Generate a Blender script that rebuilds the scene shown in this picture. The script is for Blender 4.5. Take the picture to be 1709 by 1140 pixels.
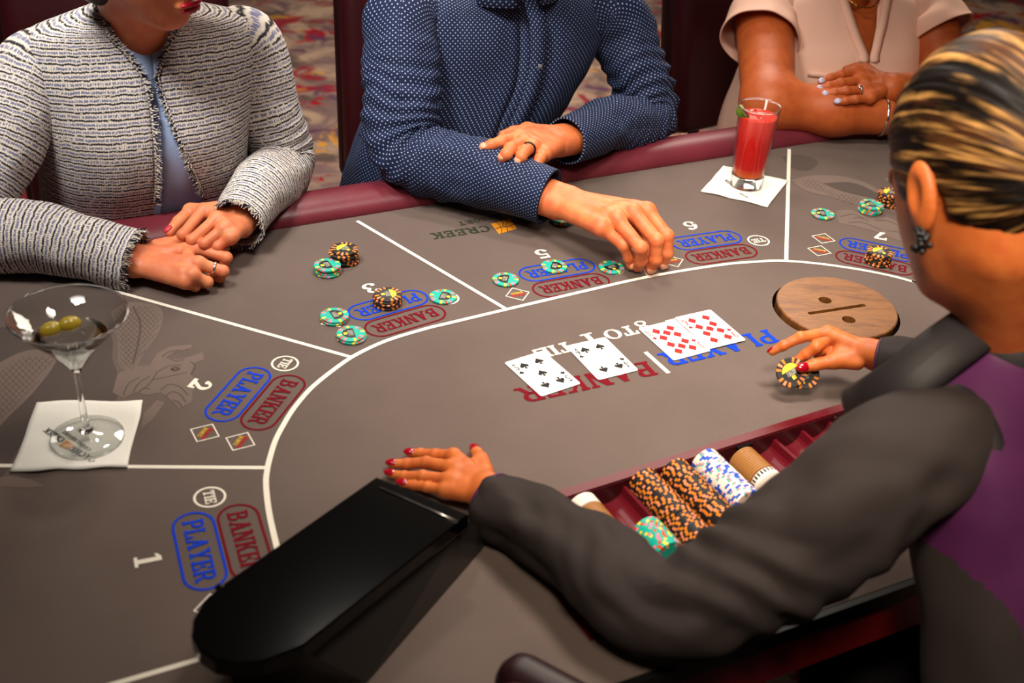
import bpy, bmesh, math, random
import numpy as np
from mathutils import Vector, Matrix

random.seed(7)
RNG = np.random.default_rng(7)
for o in list(bpy.data.objects):
    bpy.data.objects.remove(o)
SC = bpy.context.scene
COL = SC.collection
TH = 0.76                      # height of the felt above the floor

# ------------------------------------------------------------------ camera
F_PX, PITCH, ROLL, CAM_H = 2038.6, 0.56796, 0.07047, 0.90524   # camera height above the felt
_fw = np.array([0, math.cos(PITCH), -math.sin(PITCH)])
_up0 = np.array([0, math.sin(PITCH), math.cos(PITCH)])
_r0 = np.array([1.0, 0, 0])
CR = math.cos(ROLL) * _r0 + math.sin(ROLL) * _up0
CU = math.cos(ROLL) * _up0 - math.sin(ROLL) * _r0
CF = _fw
CPOS = np.array([0, 0, CAM_H])
cam_data = bpy.data.cameras.new('camera')
cam = bpy.data.objects.new('camera', cam_data)
COL.objects.link(cam)
cam_data.sensor_fit = 'HORIZONTAL'
cam_data.sensor_width = 36.0
cam_data.lens = F_PX / 1709.0 * 36.0
cam_data.clip_start = 0.02
cam_data.clip_end = 60
m = Matrix.Identity(4)
for i in range(3):
    m[i][0], m[i][1], m[i][2] = CR[i], CU[i], -CF[i]
m[0][3], m[1][3], m[2][3] = 0, 0, CAM_H + TH
cam.matrix_world = m
cam_data.dof.use_dof = True
cam_data.dof.focus_distance = 1.86
cam_data.dof.aperture_fstop = 5.0
SC.camera = cam

# ------------------------------------------------------------------ world, lights, exposure
SC.view_settings.view_transform = 'Standard'
SC.view_settings.look = 'None'
SC.view_settings.gamma = 1.0
SC.view_settings.use_curve_mapping = False
SC.view_settings.exposure = -0.3
world = bpy.data.worlds.new('casino_room_light')
SC.world = world
world.use_nodes = True
world.node_tree.nodes['Background'].inputs[0].default_value = (1.0, 0.78, 0.62, 1)
world.node_tree.nodes['Background'].inputs[1].default_value = 0.035

def area(name, loc, target, size, power, color, spread=180, size_y=None):
    l = bpy.data.lights.new(name, 'AREA')
    l.energy = power
    l.color = color
    l.shape = 'RECTANGLE' if size_y else 'SQUARE'
    l.size = size
    if size_y:
        l.size_y = size_y
    l.spread = math.radians(spread)
    o = bpy.data.objects.new(name, l)
    COL.objects.link(o)
    o.location = (loc[0], loc[1], loc[2] + TH)
    d = Vector((target[0] - loc[0], target[1] - loc[1], target[2] - loc[2]))
    o.rotation_euler = d.to_track_quat('-Z', 'Y').to_euler()
    return o

area('ceiling_light_over_table', (0.34, 1.25, 1.80), (0.33, 1.40, 0.0), 0.40, 8.2, (1.0, 0.90, 0.79), 70)
area('ceiling_light_left', (-0.80, 1.00, 1.85), (-0.48, 1.98, 0.28), 0.45, 8.4, (1.0, 0.95, 0.89), 58)
area('ceiling_light_behind_players', (-0.35, 2.35, 1.95), (-0.05, 1.62, 0.0), 0.22, 3.4, (1.0, 0.92, 0.82), 70)
area('ceiling_light_back', (0.4, 4.4, 1.9), (0.0, 3.4, -0.76), 1.6, 85, (1.0, 0.88, 0.74), 150)
area('ceiling_light_dealer_side', (0.05, 0.05, 1.75), (0.45, 1.08, 0.35), 0.40, 5.4, (1.0, 0.84, 0.66), 48)

# ------------------------------------------------------------------ geometry helpers (z is measured from the felt)
def ray(px, py):
    return CF + ((px - 854.5) / F_PX) * CR - ((py - 570.0) / F_PX) * CU

def at(px, py, z=0.0):
    d = ray(px, py)
    return CPOS + d * ((z - CPOS[2]) / d[2])

TA = math.radians(28.5)
TO = np.array([0, 1.905, 0.0])
TU = np.array([math.cos(TA), math.sin(TA), 0.0])
TV = np.array([-math.sin(TA), math.cos(TA), 0.0])

def T(u, v, z=0.0):
    return TO + TU * u + TV * v + np.array([0, 0, z])

def atv(px, py, v):
    d = ray(px, py)
    return CPOS + d * ((v - (CPOS - TO) @ TV) / (d @ TV))

def nrm(a):
    a = np.asarray(a, float)
    return a / (np.linalg.norm(a) + 1e-12)

def lin(r, g, b):
    f = lambda c: (c / 255 / 12.92) if c / 255 <= 0.04045 else ((c / 255 + 0.055) / 1.055) ** 2.4
    return (f(r), f(g), f(b), 1)

# ------------------------------------------------------------------ object helpers
def props(o, label=None, cat=None, group=None, kind=None):
    if label: o['label'] = label
    if cat: o['category'] = cat
    if group: o['group'] = group
    if kind: o['kind'] = kind
    return o

def root(name, loc, label, cat, group=None):
    o = bpy.data.objects.new(name, None)
    COL.objects.link(o)
    o.empty_display_size = 0.05
    o.location = (loc[0], loc[1], loc[2] + TH)
    return props(o, label, cat, group)

def wloc(o):
    l = np.array(o.location)
    while o.parent:
        o = o.parent
        l = l + np.array(o.location)
    return l

def mesh(name, V, F, mats, uv=None, midx=None, smooth=True):
    me = bpy.data.meshes.new(name)
    V = np.asarray(V, float)
    me.from_pydata(V.tolist(), [], [list(map(int, f)) for f in F])
    for mt in (mats if isinstance(mats, (list, tuple)) else [mats]):
        me.materials.append(mt)
    if midx is not None:
        me.polygons.foreach_set('material_index', np.asarray(midx, np.int32))
    if smooth:
        me.polygons.foreach_set('use_smooth', np.ones(len(me.polygons), bool))
    if uv is not None:
        lay = me.uv_layers.new(name='UVMap')
        li = np.empty(len(me.loops), np.int32)
        me.loops.foreach_get('vertex_index', li)
        lay.data.foreach_set('uv', np.asarray(uv, np.float32)[li].ravel())
    me.update()
    return me

def mk(name, V, F, mats, parent=None, uv=None, midx=None, smooth=True):
    """verts are in felt coordinates; the object's origin goes to the base of the mesh"""
    V = np.asarray(V, float)
    c = np.array([(V[:, 0].min() + V[:, 0].max()) / 2, (V[:, 1].min() + V[:, 1].max()) / 2, V[:, 2].min()])
    me = mesh(name, V - c, F, mats, uv, midx, smooth)
    o = bpy.data.objects.new(name, me)
    COL.objects.link(o)
    c = c + np.array([0, 0, TH])
    if parent is not None:
        o.parent = parent
        c = c - wloc(parent)
    o.location = c
    return o

def put(name, me, loc, rot=(0, 0, 0), parent=None):
    """object from ready local mesh data; loc in felt coordinates, or local to an own-rotated parent"""
    o = bpy.data.objects.new(name, me)
    COL.objects.link(o)
    o.rotation_euler = rot
    if parent is not None:
        o.parent = parent
        o.location = loc
    else:
        o.location = (loc[0], loc[1], loc[2] + TH)
    return o

class MB:
    def __init__(s):
        s.V, s.F, s.M = [], [], []
    def add(s, V, F, m=0):
        n = len(s.V)
        s.V += [tuple(v) for v in np.asarray(V, float)]
        s.F += [tuple(int(i) + n for i in f) for f in F]
        s.M += [m] * len(F)
        return s
    def box(s, lo, hi, m=0):
        x0, y0, z0 = lo; x1, y1, z1 = hi
        V = [(x0, y0, z0), (x1, y0, z0), (x1, y1, z0), (x0, y1, z0), (x0, y0, z1), (x1, y0, z1), (x1, y1, z1), (x0, y1, z1)]
        return s.add(V, [(0, 3, 2, 1), (4, 5, 6, 7), (0, 1, 5, 4), (1, 2, 6, 5), (2, 3, 7, 6), (3, 0, 4, 7)], m)
    def obj(s, name, mats, parent=None, smooth=False):
        return mk(name, s.V, s.F, mats, parent, None, s.M, smooth)
    def me(s, name, mats, smooth=False):
        return mesh(name, s.V, s.F, mats, None, s.M, smooth)

def prism(poly, z0, z1, taper=None):
    """poly (n,2) counter-clockwise -> closed solid"""
    n = len(poly)
    b = np.asarray(taper if taper is not None else poly, float)
    p = np.asarray(poly, float)
    V = [(x, y, z0) for x, y in b] + [(x, y, z1) for x, y in p]
    F = [tuple(range(n - 1, -1, -1)), tuple(range(n, 2 * n))] + [(i, (i + 1) % n, (i + 1) % n + n, i + n) for i in range(n)]
    return V, F

def bev_prism(poly, z0, z1, b=0.002):
    p = np.asarray(poly, float)
    c = p.mean(0)
    d = p - c
    q = c + d * (1 - b / np.maximum(np.linalg.norm(d, axis=1, keepdims=True), 1e-6))
    n = len(p)
    rings = [(q, z0), (p, z0 + b), (p, z1 - b), (q, z1)]
    V = []
    for r, z in rings:
        V += [(x, y, z) for x, y in r]
    F = [tuple(range(n - 1, -1, -1)), tuple(range(3 * n, 4 * n))]
    for k in range(3):
        F += [(k * n + i, k * n + (i + 1) % n, (k + 1) * n + (i + 1) % n, (k + 1) * n + i) for i in range(n)]
    return V, F

def lathe(prof, n=48):
    V, F = [], []
    for r, z in prof:
        for i in range(n):
            a = 2 * math.pi * i / n
            V.append((r * math.cos(a), r * math.sin(a), z))
    for k in range(len(prof) - 1):
        for i in range(n):
            j = (i + 1) % n
            F.append((k * n + i, k * n + j, (k + 1) * n + j, (k + 1) * n + i))
    return np.array(V), F

def smooth_path(P, n):
    P = np.asarray(P, float)
    if len(P) == 2:
        t = np.linspace(0, 1, n)[:, None]
        return P[0] * (1 - t) + P[1] * t
    Q = np.vstack([2 * P[0] - P[1], P, 2 * P[-1] - P[-2]])
    seg = len(P) - 1
    d = np.r_[0, np.cumsum(np.linalg.norm(np.diff(P, axis=0), axis=1))] if P.shape[1] == 3 else np.arange(len(P), dtype=float)
    s = np.linspace(0, d[-1], n)
    out = []
    for x in s:
        i = min(int(np.searchsorted(d, x, 'right') - 1), seg - 1)
        t = (x - d[i]) / max(d[i + 1] - d[i], 1e-9)
        a, b, c, e = Q[i], Q[i + 1], Q[i + 2], Q[i + 3]
        out.append(0.5 * ((2 * b) + (-a + c) * t + (2 * a - 5 * b + 4 * c - e) * t * t + (-a + 3 * b - 3 * c + e) * t ** 3))
    return np.array(out)

def tube(P, R, nseg=16, nring=None, disp=None, ref=None, caps=True, flat=1.0, flat_dir=None):
    """sweep along a path; returns V, F, uv (metres).  R: radius per control point"""
    P = np.asarray(P, float)
    nring = nring or len(P)
    d = np.r_[0, np.cumsum(np.linalg.norm(np.diff(P, axis=0), axis=1))]
    path = smooth_path(P, nring)
    R = np.asarray(R, float)
    if R.ndim == 0: R = np.full(len(P), float(R))
    rr = np.interp(np.linspace(0, d[-1], nring), d, R)
    if nring > 12:
        k = max(1, nring // 16)
        pad = np.pad(rr, k, 'edge')
        rr = np.convolve(pad, np.ones(2 * k + 1) / (2 * k + 1), 'valid')
    Tn = np.gradient(path, axis=0)
    Tn /= np.linalg.norm(Tn, axis=1, keepdims=True) + 1e-12
    nv = np.asarray(ref if ref is not None else (0.01, 0.02, 1.0), float)
    V, UV = [], []
    th = np.linspace(0, 2 * math.pi, nseg + 1)
    s = np.r_[0, np.cumsum(np.linalg.norm(np.diff(path, axis=0), axis=1))]
    rm = rr.mean()
    for i in range(nring):
        t = Tn[i]
        nv = nv - t * (nv @ t)
        nv = nv / (np.linalg.norm(nv) + 1e-12)
        b = np.cross(t, nv)
        r = np.full(nseg + 1, rr[i])
        if disp is not None:
            r = r + disp(s[i] / s[-1], th, s[i])
        ring = path[i] + np.outer(np.cos(th) * r * flat, nv) + np.outer(np.sin(th) * r, b)
        V.append(ring)
        UV.append(np.c_[th * rm, np.full(nseg + 1, s[i])])
    V = np.concatenate(V); UV = np.concatenate(UV)
    n = nseg + 1
    F = [(i * n + j, i * n + j + 1, (i + 1) * n + j + 1, (i + 1) * n + j) for i in range(nring - 1) for j in range(nseg)]
    if caps:
        a = len(V)
        V = np.vstack([V, path[0], path[-1]]); UV = np.vstack([UV, UV[0], UV[-1]])
        F += [(a, j + 1, j) for j in range(nseg)]
        e = (nring - 1) * n
        F += [(a + 1, e + j, e + j + 1) for j in range(nseg)]
    return V, F, UV

def ellipsoid(c, ax, n=16, m=10):
    """ax: 3x3 rows = axis vectors incl. length"""
    V, F = [], []
    ax = np.asarray(ax, float)
    for i in range(m + 1):
        p = math.pi * i / m
        for j in range(n):
            a = 2 * math.pi * j / n
            V.append(np.asarray(c) + ax[0] * math.sin(p) * math.cos(a) + ax[1] * math.sin(p) * math.sin(a) + ax[2] * math.cos(p))
    for i in range(m):
        for j in range(n):
            k = (j + 1) % n
            F.append((i * n + j, (i + 1) * n + j, (i + 1) * n + k, i * n + k))
    return np.array(V), F

def frame(t, up=(0, 0, 1)):
    t = nrm(t); up = np.asarray(up, float)
    u = up - t * (up @ t)
    if np.linalg.norm(u) < 1e-4:
        u = np.array([1.0, 0, 0]) - t * t[0]
    u = nrm(u)
    return t, np.cross(u, t), u       # along, side, up

def torus(c, axis, R, r, n=32, k=10, up=(0.3, 0.2, 1)):
    t, s, u = frame(axis, up)
    V, F = [], []
    for i in range(n):
        a = 2 * math.pi * i / n
        d = s * math.cos(a) + u * math.sin(a)
        for j in range(k):
            b = 2 * math.pi * j / k
            V.append(np.asarray(c) + d * (R + r * math.cos(b)) + t * r * 1.6 * math.sin(b))
    for i in range(n):
        for j in range(k):
            F.append((i * k + j, ((i + 1) % n) * k + j, ((i + 1) % n) * k + (j + 1) % k, i * k + (j + 1) % k))
    return np.array(V), F

# value noise on numpy arrays
_H = RNG.random((64, 64, 64))
def vnoise(x, y, z=0.0):
    x, y, z = np.broadcast_arrays(np.asarray(x, float), np.asarray(y, float), np.asarray(z, float))
    xi, yi, zi = np.floor(x).astype(int), np.floor(y).astype(int), np.floor(z).astype(int)
    fx, fy, fz = x - xi, y - yi, z - zi
    fx, fy, fz = [f * f * (3 - 2 * f) for f in (fx, fy, fz)]
    out = 0
    for a in (0, 1):
        for b in (0, 1):
            for c in (0, 1):
                w = (fx if a else 1 - fx) * (fy if b else 1 - fy) * (fz if c else 1 - fz)
                out = out + w * _H[(xi + a) % 64, (yi + b) % 64, (zi + c) % 64]
    return out * 2 - 1

# ------------------------------------------------------------------ signed-distance bodies (surface nets)
def smin(a, b, k):
    h = np.clip(0.5 + 0.5 * (b - a) / k, 0, 1)
    return b * (1 - h) + a * h - k * h * (1 - h)

def sd_cone(p, a, b, ra, rb):
    a = np.asarray(a, np.float32); b = np.asarray(b, np.float32)
    ba = b - a
    h = np.clip(((p - a) @ ba) / (ba @ ba + 1e-12), 0, 1)
    return np.linalg.norm(p - a - h[:, None] * ba, axis=1) - (ra + (rb - ra) * h)

def sd_ell(p, c, r, R=None):
    q = p - np.asarray(c, np.float32)
    if R is not None:
        q = q @ np.asarray(R, np.float32).T          # rows of R = local axes
    r = np.asarray(r, np.float32)
    k0 = np.linalg.norm(q / r, axis=1)
    k1 = np.linalg.norm(q / (r * r), axis=1) + 1e-9
    return k0 * (k0 - 1) / k1

def nets(f, lo, hi, h):
    lo = np.asarray(lo, float); hi = np.asarray(hi, float)
    n = np.maximum(np.ceil((hi - lo) / h).astype(int) + 1, 3)
    ax = [lo[i] + h * np.arange(n[i]) for i in range(3)]
    D = np.empty(n, np.float32)
    step = max(1, int(400000 / (n[1] * n[2])))
    for i in range(0, n[0], step):
        X, Y, Z = np.meshgrid(ax[0][i:i + step], ax[1], ax[2], indexing='ij')
        D[i:i + step] = f(np.stack([X.ravel(), Y.ravel(), Z.ravel()], 1).astype(np.float32)).reshape(X.shape)
    S = D < 0
    cs = [D[a:n[0] - 1 + a, b:n[1] - 1 + b, c:n[2] - 1 + c] for a in (0, 1) for b in (0, 1) for c in (0, 1)]
    inside = sum((c < 0).astype(np.int8) for c in cs)
    act = (inside > 0) & (inside < 8)
    ci = np.argwhere(act)
    idx = -np.ones(act.shape, np.int64)
    idx[act] = np.arange(len(ci))
    off = np.array([(a, b, c) for a in (0, 1) for b in (0, 1) for c in (0, 1)])
    dv = np.stack([c[act] for c in cs], 1)
    acc = np.zeros((len(ci), 3)); cnt = np.zeros(len(ci))
    for i in range(8):
        for j in range(i + 1, 8):
            if np.abs(off[i] - off[j]).sum() != 1: continue
            a, b = dv[:, i], dv[:, j]
            mk_ = (a < 0) != (b < 0)
            t = np.where(mk_, a / np.where(mk_, a - b, 1), 0)
            acc[mk_] += (off[i] + t[:, None] * (off[j] - off[i]))[mk_]
            cnt += mk_
    V = lo + h * (ci + acc / cnt[:, None])
    F = []
    for axis in range(3):
        o1, o2 = [k for k in range(3) if k != axis]
        sl0 = [slice(None)] * 3; sl1 = [slice(None)] * 3
        sl0[axis] = slice(0, -1); sl1[axis] = slice(1, None)
        a, b = S[tuple(sl0)], S[tuple(sl1)]
        ed = np.argwhere(a != b)
        ok = (ed[:, o1] > 0) & (ed[:, o2] > 0) & (ed[:, o1] < n[o1] - 1) & (ed[:, o2] < n[o2] - 1)
        ed = ed[ok]
        if not len(ed): continue
        flip = a[tuple(ed.T)]
        def cell(d1, d2):
            e = ed.copy(); e[:, o1] -= d1; e[:, o2] -= d2
            return idx[tuple(e.T)]
        q = np.stack([cell(1, 1), cell(0, 1), cell(0, 0), cell(1, 0)], 1)
        if axis == 1: flip = ~flip
        q[~flip] = q[~flip][:, ::-1]
        F.append(q)
    F = np.concatenate(F)
    Vf = V.astype(np.float32)
    for _ in range(2):
        d = f(Vf)
        g = np.stack([f(Vf + e) - f(Vf - e) for e in np.eye(3, dtype=np.float32) * (h * 0.3)], 1) / (h * 0.6)
        Vf = Vf - (d / np.maximum((g * g).sum(1), 0.2))[:, None] * g * 0.8
    return Vf.astype(float), F

def join(parts):
    V, F, n = [], [], 0
    for v, f in parts:
        V.append(np.asarray(v, float)); F += [tuple(int(i) + n for i in q) for q in f]; n += len(v)
    return np.concatenate(V), F

# ------------------------------------------------------------------ materials
def mat(name, col, rough=0.6, metal=0.0, spec=0.5, **kw):
    mt = bpy.data.materials.new(name)
    mt.use_nodes = True
    b = mt.node_tree.nodes['Principled BSDF']
    b.inputs['Base Color'].default_value = col
    b.inputs['Roughness'].default_value = rough
    b.inputs['Metallic'].default_value = metal
    b.inputs['Specular IOR Level'].default_value = spec
    for k, v in kw.items():
        b.inputs[k.replace('_', ' ')].default_value = v
    return mt

class NT:
    """tiny node builder"""
    def __init__(s, mt):
        s.t = mt.node_tree; s.b = s.t.nodes['Principled BSDF']
    def n(s, typ, **kw):
        x = s.t.nodes.new(typ)
        for k, v in kw.items():
            setattr(x, k, v)
        return x
    def l(s, a, b): s.t.links.new(a, b)
    def val(s, sock, v):
        if hasattr(v, 'is_output'): s.l(v, sock)
        else: sock.default_value = v
    def math(s, op, a, b=0.0, c=None):
        x = s.n('ShaderNodeMath', operation=op)
        s.val(x.inputs[0], a); s.val(x.inputs[1], b)
        if c is not None: s.val(x.inputs[2], c)
        return x.outputs[0]
    def uv(s):
        x = s.n('ShaderNodeUVMap')
        y = s.n('ShaderNodeSeparateXYZ'); s.l(x.outputs[0], y.inputs[0])
        return x.outputs[0], y.outputs[0], y.outputs[1]
    def coord(s, kind='Object'):
        return s.n('ShaderNodeTexCoord').outputs[kind]
    def noise(s, vec, scale, detail=3, rough=0.5, dist=0.0):
        x = s.n('ShaderNodeTexNoise'); s.l(vec, x.inputs['Vector'])
        x.inputs['Scale'].default_value = scale; x.inputs['Detail'].default_value = detail
        x.inputs['Roughness'].default_value = rough; x.inputs['Distortion'].default_value = dist
        return x.outputs[0]
    def scale(s, vec, sx, sy, sz, rot=(0, 0, 0)):
        x = s.n('ShaderNodeMapping'); s.l(vec, x.inputs[0])
        x.inputs['Scale'].default_value = (sx, sy, sz); x.inputs['Rotation'].default_value = rot
        return x.outputs[0]
    def ramp(s, fac, stops, interp='LINEAR'):
        x = s.n('ShaderNodeValToRGB'); s.l(fac, x.inputs[0])
        x.color_ramp.interpolation = interp
        el = x.color_ramp.elements
        while len(el) < len(stops): el.new(0.5)
        for e, (p, c) in zip(el, stops):
            e.position = p; e.color = c if len(c) == 4 else (*c, 1)
        return x.outputs[0]
    def mix(s, fac, a, b, mode='MIX'):
        x = s.n('ShaderNodeMix', data_type='RGBA', blend_type=mode)
        s.val(x.inputs[0], fac); s.val(x.inputs[6], a); s.val(x.inputs[7], b)
        return x.outputs[2]
    def color(s, c): s.l(c, s.b.inputs['Base Color'])
    def bump(s, h, strength=0.3, dist=0.001):
        x = s.n('ShaderNodeBump'); s.val(x.inputs['Height'], h)
        x.inputs['Strength'].default_value = strength; x.inputs['Distance'].default_value = dist
        s.l(x.outputs[0], s.b.inputs['Normal'])

W1 = (1, 1, 1, 1); K0 = (0, 0, 0, 1)

def felt_mat(name, col, col2):
    mt = mat(name, col, 0.92, spec=0.15)
    t = NT(mt); c = t.coord()
    n1 = t.noise(c, 7, 4, 0.6); n2 = t.noise(c, 900, 2, 0.6)
    a = t.mix(t.ramp(n1, [(0.3, K0), (0.7, W1)]), col, col2)
    g = t.ramp(n2, [(0.3, (0.80, 0.80, 0.80)), (0.7, (1.16, 1.16, 1.16))])
    t.color(t.mix(1.0, a, g, 'MULTIPLY'))
    t.bump(n2, 0.35, 0.0006)
    return mt

M = {}
M['felt'] = felt_mat('grey_brown_felt', lin(103, 89, 83), lin(96, 83, 77))
M['felt_light'] = felt_mat('felt_dragon_light', lin(118, 101, 93), lin(110, 95, 88))
M['felt_dark'] = felt_mat('felt_dragon_dark', lin(86, 75, 70), lin(81, 71, 66))
M['white_print'] = mat('white_print', lin(232, 224, 208), 0.85, spec=0.2)
M['blue_print'] = mat('blue_print', lin(16, 58, 190), 0.85, spec=0.1)
M['red_print'] = mat('dark_red_print', lin(108, 12, 26), 0.85, spec=0.1)
M['bright_red_print'] = mat('bright_red_print', lin(200, 30, 30), 0.85, spec=0.2)
M['yellow_print'] = mat('yellow_print', lin(225, 180, 40), 0.85, spec=0.2)
M['green_print'] = mat('dark_green_print', lin(44, 52, 36), 0.85, spec=0.2)
M['orange_print'] = mat('orange_print', lin(226, 146, 36), 0.85, spec=0.2)
M['black_print'] = mat('black_print', lin(30, 30, 34), 0.85, spec=0.2)

def leather(name, col, rough=0.42):
    mt = mat(name, col, rough, spec=0.35)
    t = NT(mt); c = t.coord()
    v = t.n('ShaderNodeTexVoronoi'); t.l(c, v.inputs['Vector']); v.inputs['Scale'].default_value = 420
    n = t.noise(c, 12, 3)
    t.color(t.mix(t.ramp(n, [(0.3, K0), (0.75, W1)]), col, tuple(min(1, x * 1.25) for x in col[:3]) + (1,)))
    t.bump(v.outputs[0], 0.18, 0.0006)
    return mt
M['rail'] = leather('maroon_leather', lin(98, 34, 44), 0.40)
M['chair_leather'] = leather('dark_red_leather', lin(46, 6, 11), 0.42)
M['chair_edge'] = leather('chair_edge_leather', lin(30, 5, 8), 0.42)
M['black_metal'] = mat('black_metal', lin(24, 22, 22), 0.4, 0.6)
M['black_gloss'] = mat('black_gloss_plastic', lin(6, 5, 5), 0.10, spec=0.22)
M['black_plastic'] = mat('black_plastic', lin(20, 18, 18), 0.3)
M['smoke_side'] = mat('dark_satin_plastic', lin(40, 36, 34), 0.28)
M['tray'] = mat('maroon_tray_plastic', lin(88, 13, 24), 0.36, spec=0.25)
M['tray_dark'] = mat('tray_wall_plastic', lin(58, 12, 18), 0.35)
M['steel'] = mat('steel', lin(190, 186, 180), 0.25, 1.0)
M['silver'] = mat('silver', lin(215, 212, 205), 0.2, 1.0)
M['gold'] = mat('gold', lin(222, 170, 70), 0.25, 1.0)
M['apron'] = mat('red_apron_laminate', lin(122, 20, 28), 0.35)
M['card'] = mat('card_paper', lin(250, 247, 238), 0.45, spec=0.35)
M['card_black'] = mat('card_black_ink', lin(16, 14, 13), 0.6, spec=0.2)
M['card_red'] = mat('card_red_ink', lin(196, 16, 20), 0.6, spec=0.2)
M['card_edge'] = mat('card_back_edge', lin(26, 30, 66), 0.6)

def wood():
    mt = mat('walnut', lin(150, 92, 48), 0.45)
    t = NT(mt); c = t.coord()
    s = t.scale(c, 12, 95, 30, (0, 0, math.radians(12)))
    n = t.noise(s, 1.0, 6, 0.62, 0.35)
    w = t.ramp(n, [(0.28, lin(72, 40, 15)), (0.46, lin(118, 72, 30)), (0.58, lin(140, 90, 40)), (0.75, lin(94, 54, 22))])
    f = t.noise(t.scale(c, 60, 700, 60, (0, 0, math.radians(12))), 1.0, 2)
    t.color(t.mix(0.35, w, t.ramp(f, [(0.35, lin(70, 38, 16)), (0.65, lin(140, 88, 42))]), 'MIX'))
    t.bump(f, 0.15, 0.0005)
    return mt
M['wood'] = wood()

def paper(name, col):
    mt = mat(name, col, 0.9, spec=0.2)
    t = NT(mt); c = t.coord()
    n = t.noise(c, 45, 4); v = t.noise(c, 600, 2)
    t.bump(t.math('ADD', n, t.math('MULTIPLY', v, 0.25)), 0.35, 0.002)
    return mt
M['napkin'] = paper('napkin_paper', lin(240, 236, 226))

def glassm(name, col=(1, 1, 1, 1), ior=1.5):
    mt = mat(name, col, 0.0, spec=0.5)
    b = mt.node_tree.nodes['Principled BSDF']
    b.inputs['Transmission Weight'].default_value = 1.0
    b.inputs['IOR'].default_value = ior
    return mt
def thin_glass(name, pwr=2.6, k=0.85, k0=0.06):
    mt = bpy.data.materials.new(name); mt.use_nodes = True
    t = mt.node_tree; t.nodes.clear()
    out = t.nodes.new('ShaderNodeOutputMaterial'); tr = t.nodes.new('ShaderNodeBsdfTransparent'); gl = t.nodes.new('ShaderNodeBsdfGlossy')
    gl.inputs['Roughness'].default_value = 0.02
    tr.inputs['Color'].default_value = (0.955, 0.965, 0.96, 1)
    lw = t.nodes.new('ShaderNodeLayerWeight'); pw = t.nodes.new('ShaderNodeMath'); pw.operation = 'POWER'; pw.inputs[1].default_value = pwr
    fr = t.nodes.new('ShaderNodeMath'); fr.operation = 'MULTIPLY_ADD'; fr.inputs[1].default_value = k; fr.inputs[2].default_value = k0
    t.links.new(lw.outputs['Facing'], pw.inputs[0]); t.links.new(pw.outputs[0], fr.inputs[0])
    mx = t.nodes.new('ShaderNodeMixShader')
    t.links.new(fr.outputs[0], mx.inputs[0]); t.links.new(tr.outputs[0], mx.inputs[1]); t.links.new(gl.outputs[0], mx.inputs[2]); t.links.new(mx.outputs[0], out.inputs['Surface'])
    return mt
M['glass'] = thin_glass('clear_glass')
M['tumbler_glass'] = thin_glass('tumbler_glass', 4.0, 0.6, 0.03)
M['base_glass'] = glassm('thick_base_glass')
M['gin'] = glassm('clear_spirit', (0.97, 0.98, 0.95, 1), 1.20)
M['ice'] = glassm('ice', (1, 0.93, 0.92, 1), 1.31)

def red_drink():
    mt = glassm('red_drink', (1.0, 0.12, 0.05, 1), 1.2)
    mt.node_tree.nodes['Principled BSDF'].inputs['Transmission Weight'].default_value = 0.22
    mt.node_tree.nodes['Principled BSDF'].inputs['Roughness'].default_value = 0.03
    mt.node_tree.nodes['Principled BSDF'].inputs['Specular IOR Level'].default_value = 0.15
    t = NT(mt); c = t.coord()
    sx = t.n('ShaderNodeSeparateXYZ'); t.l(c, sx.inputs[0])
    t.color(t.ramp(t.math('MULTIPLY', sx.outputs[2], 9.0), [(0.02, (1.0, 0.22, 0.03)), (0.16, (0.93, 0.012, 0.006)), (0.6, (0.92, 0.012, 0.008)), (1.0, (0.9, 0.05, 0.03))]))
    return mt
M['drink'] = red_drink()
M['lime_peel'] = mat('lime_peel', lin(92, 138, 30), 0.4)
M['lime_flesh'] = mat('lime_flesh', lin(206, 220, 120), 0.35, Subsurface_Weight=0.3)
M['olive'] = mat('olive_skin', lin(168, 146, 34), 0.25, Subsurface_Weight=0.2)
M['pimento'] = mat('pimento', lin(190, 60, 30), 0.4)

def carpet():
    mt = mat('casino_carpet', lin(160, 130, 110), 0.97, spec=0.1)
    t = NT(mt); c = t.coord()
    wv = t.noise(c, 3.0, 3, 0.6)
    d = t.n('ShaderNodeMixRGB') if False else None
    sc = t.scale(c, 4.2, 4.6, 1, (0, 0, 0.35))
    def blob(off, scale, lo, hi, dist=1.2):
        mp = t.n('ShaderNodeMapping'); t.l(sc, mp.inputs[0])
        mp.inputs['Location'].default_value = (off, off * 1.7, 0)
        n = t.noise(mp.outputs[0], scale, 4, 0.62, dist)
        return t.ramp(n, [(lo, K0), (hi, W1)])
    col = t.mix(blob(1, 0.7, 0.40, 0.56), lin(178, 150, 128), lin(122, 98, 96))
    col = t.mix(blob(7, 0.8, 0.50, 0.60), col, lin(96, 78, 72))
    col = t.mix(blob(13, 0.75, 0.55, 0.61), col, lin(140, 44, 56))
    col = t.mix(blob(29, 0.8, 0.60, 0.64), col, lin(158, 24, 38))
    col = t.mix(blob(41, 0.85, 0.60, 0.65), col, lin(206, 146, 52))
    col = t.mix(blob(57, 0.9, 0.60, 0.66), col, lin(92, 58, 84))
    fz = t.noise(c, 260, 2)
    col = t.mix(1.0, col, t.ramp(fz, [(0.3, (0.8, 0.8, 0.8)), (0.7, (1.12, 1.12, 1.12))]), 'MULTIPLY')
    t.color(col)
    t.bump(fz, 0.5, 0.003)
    return mt
M['carpet'] = carpet()

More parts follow.
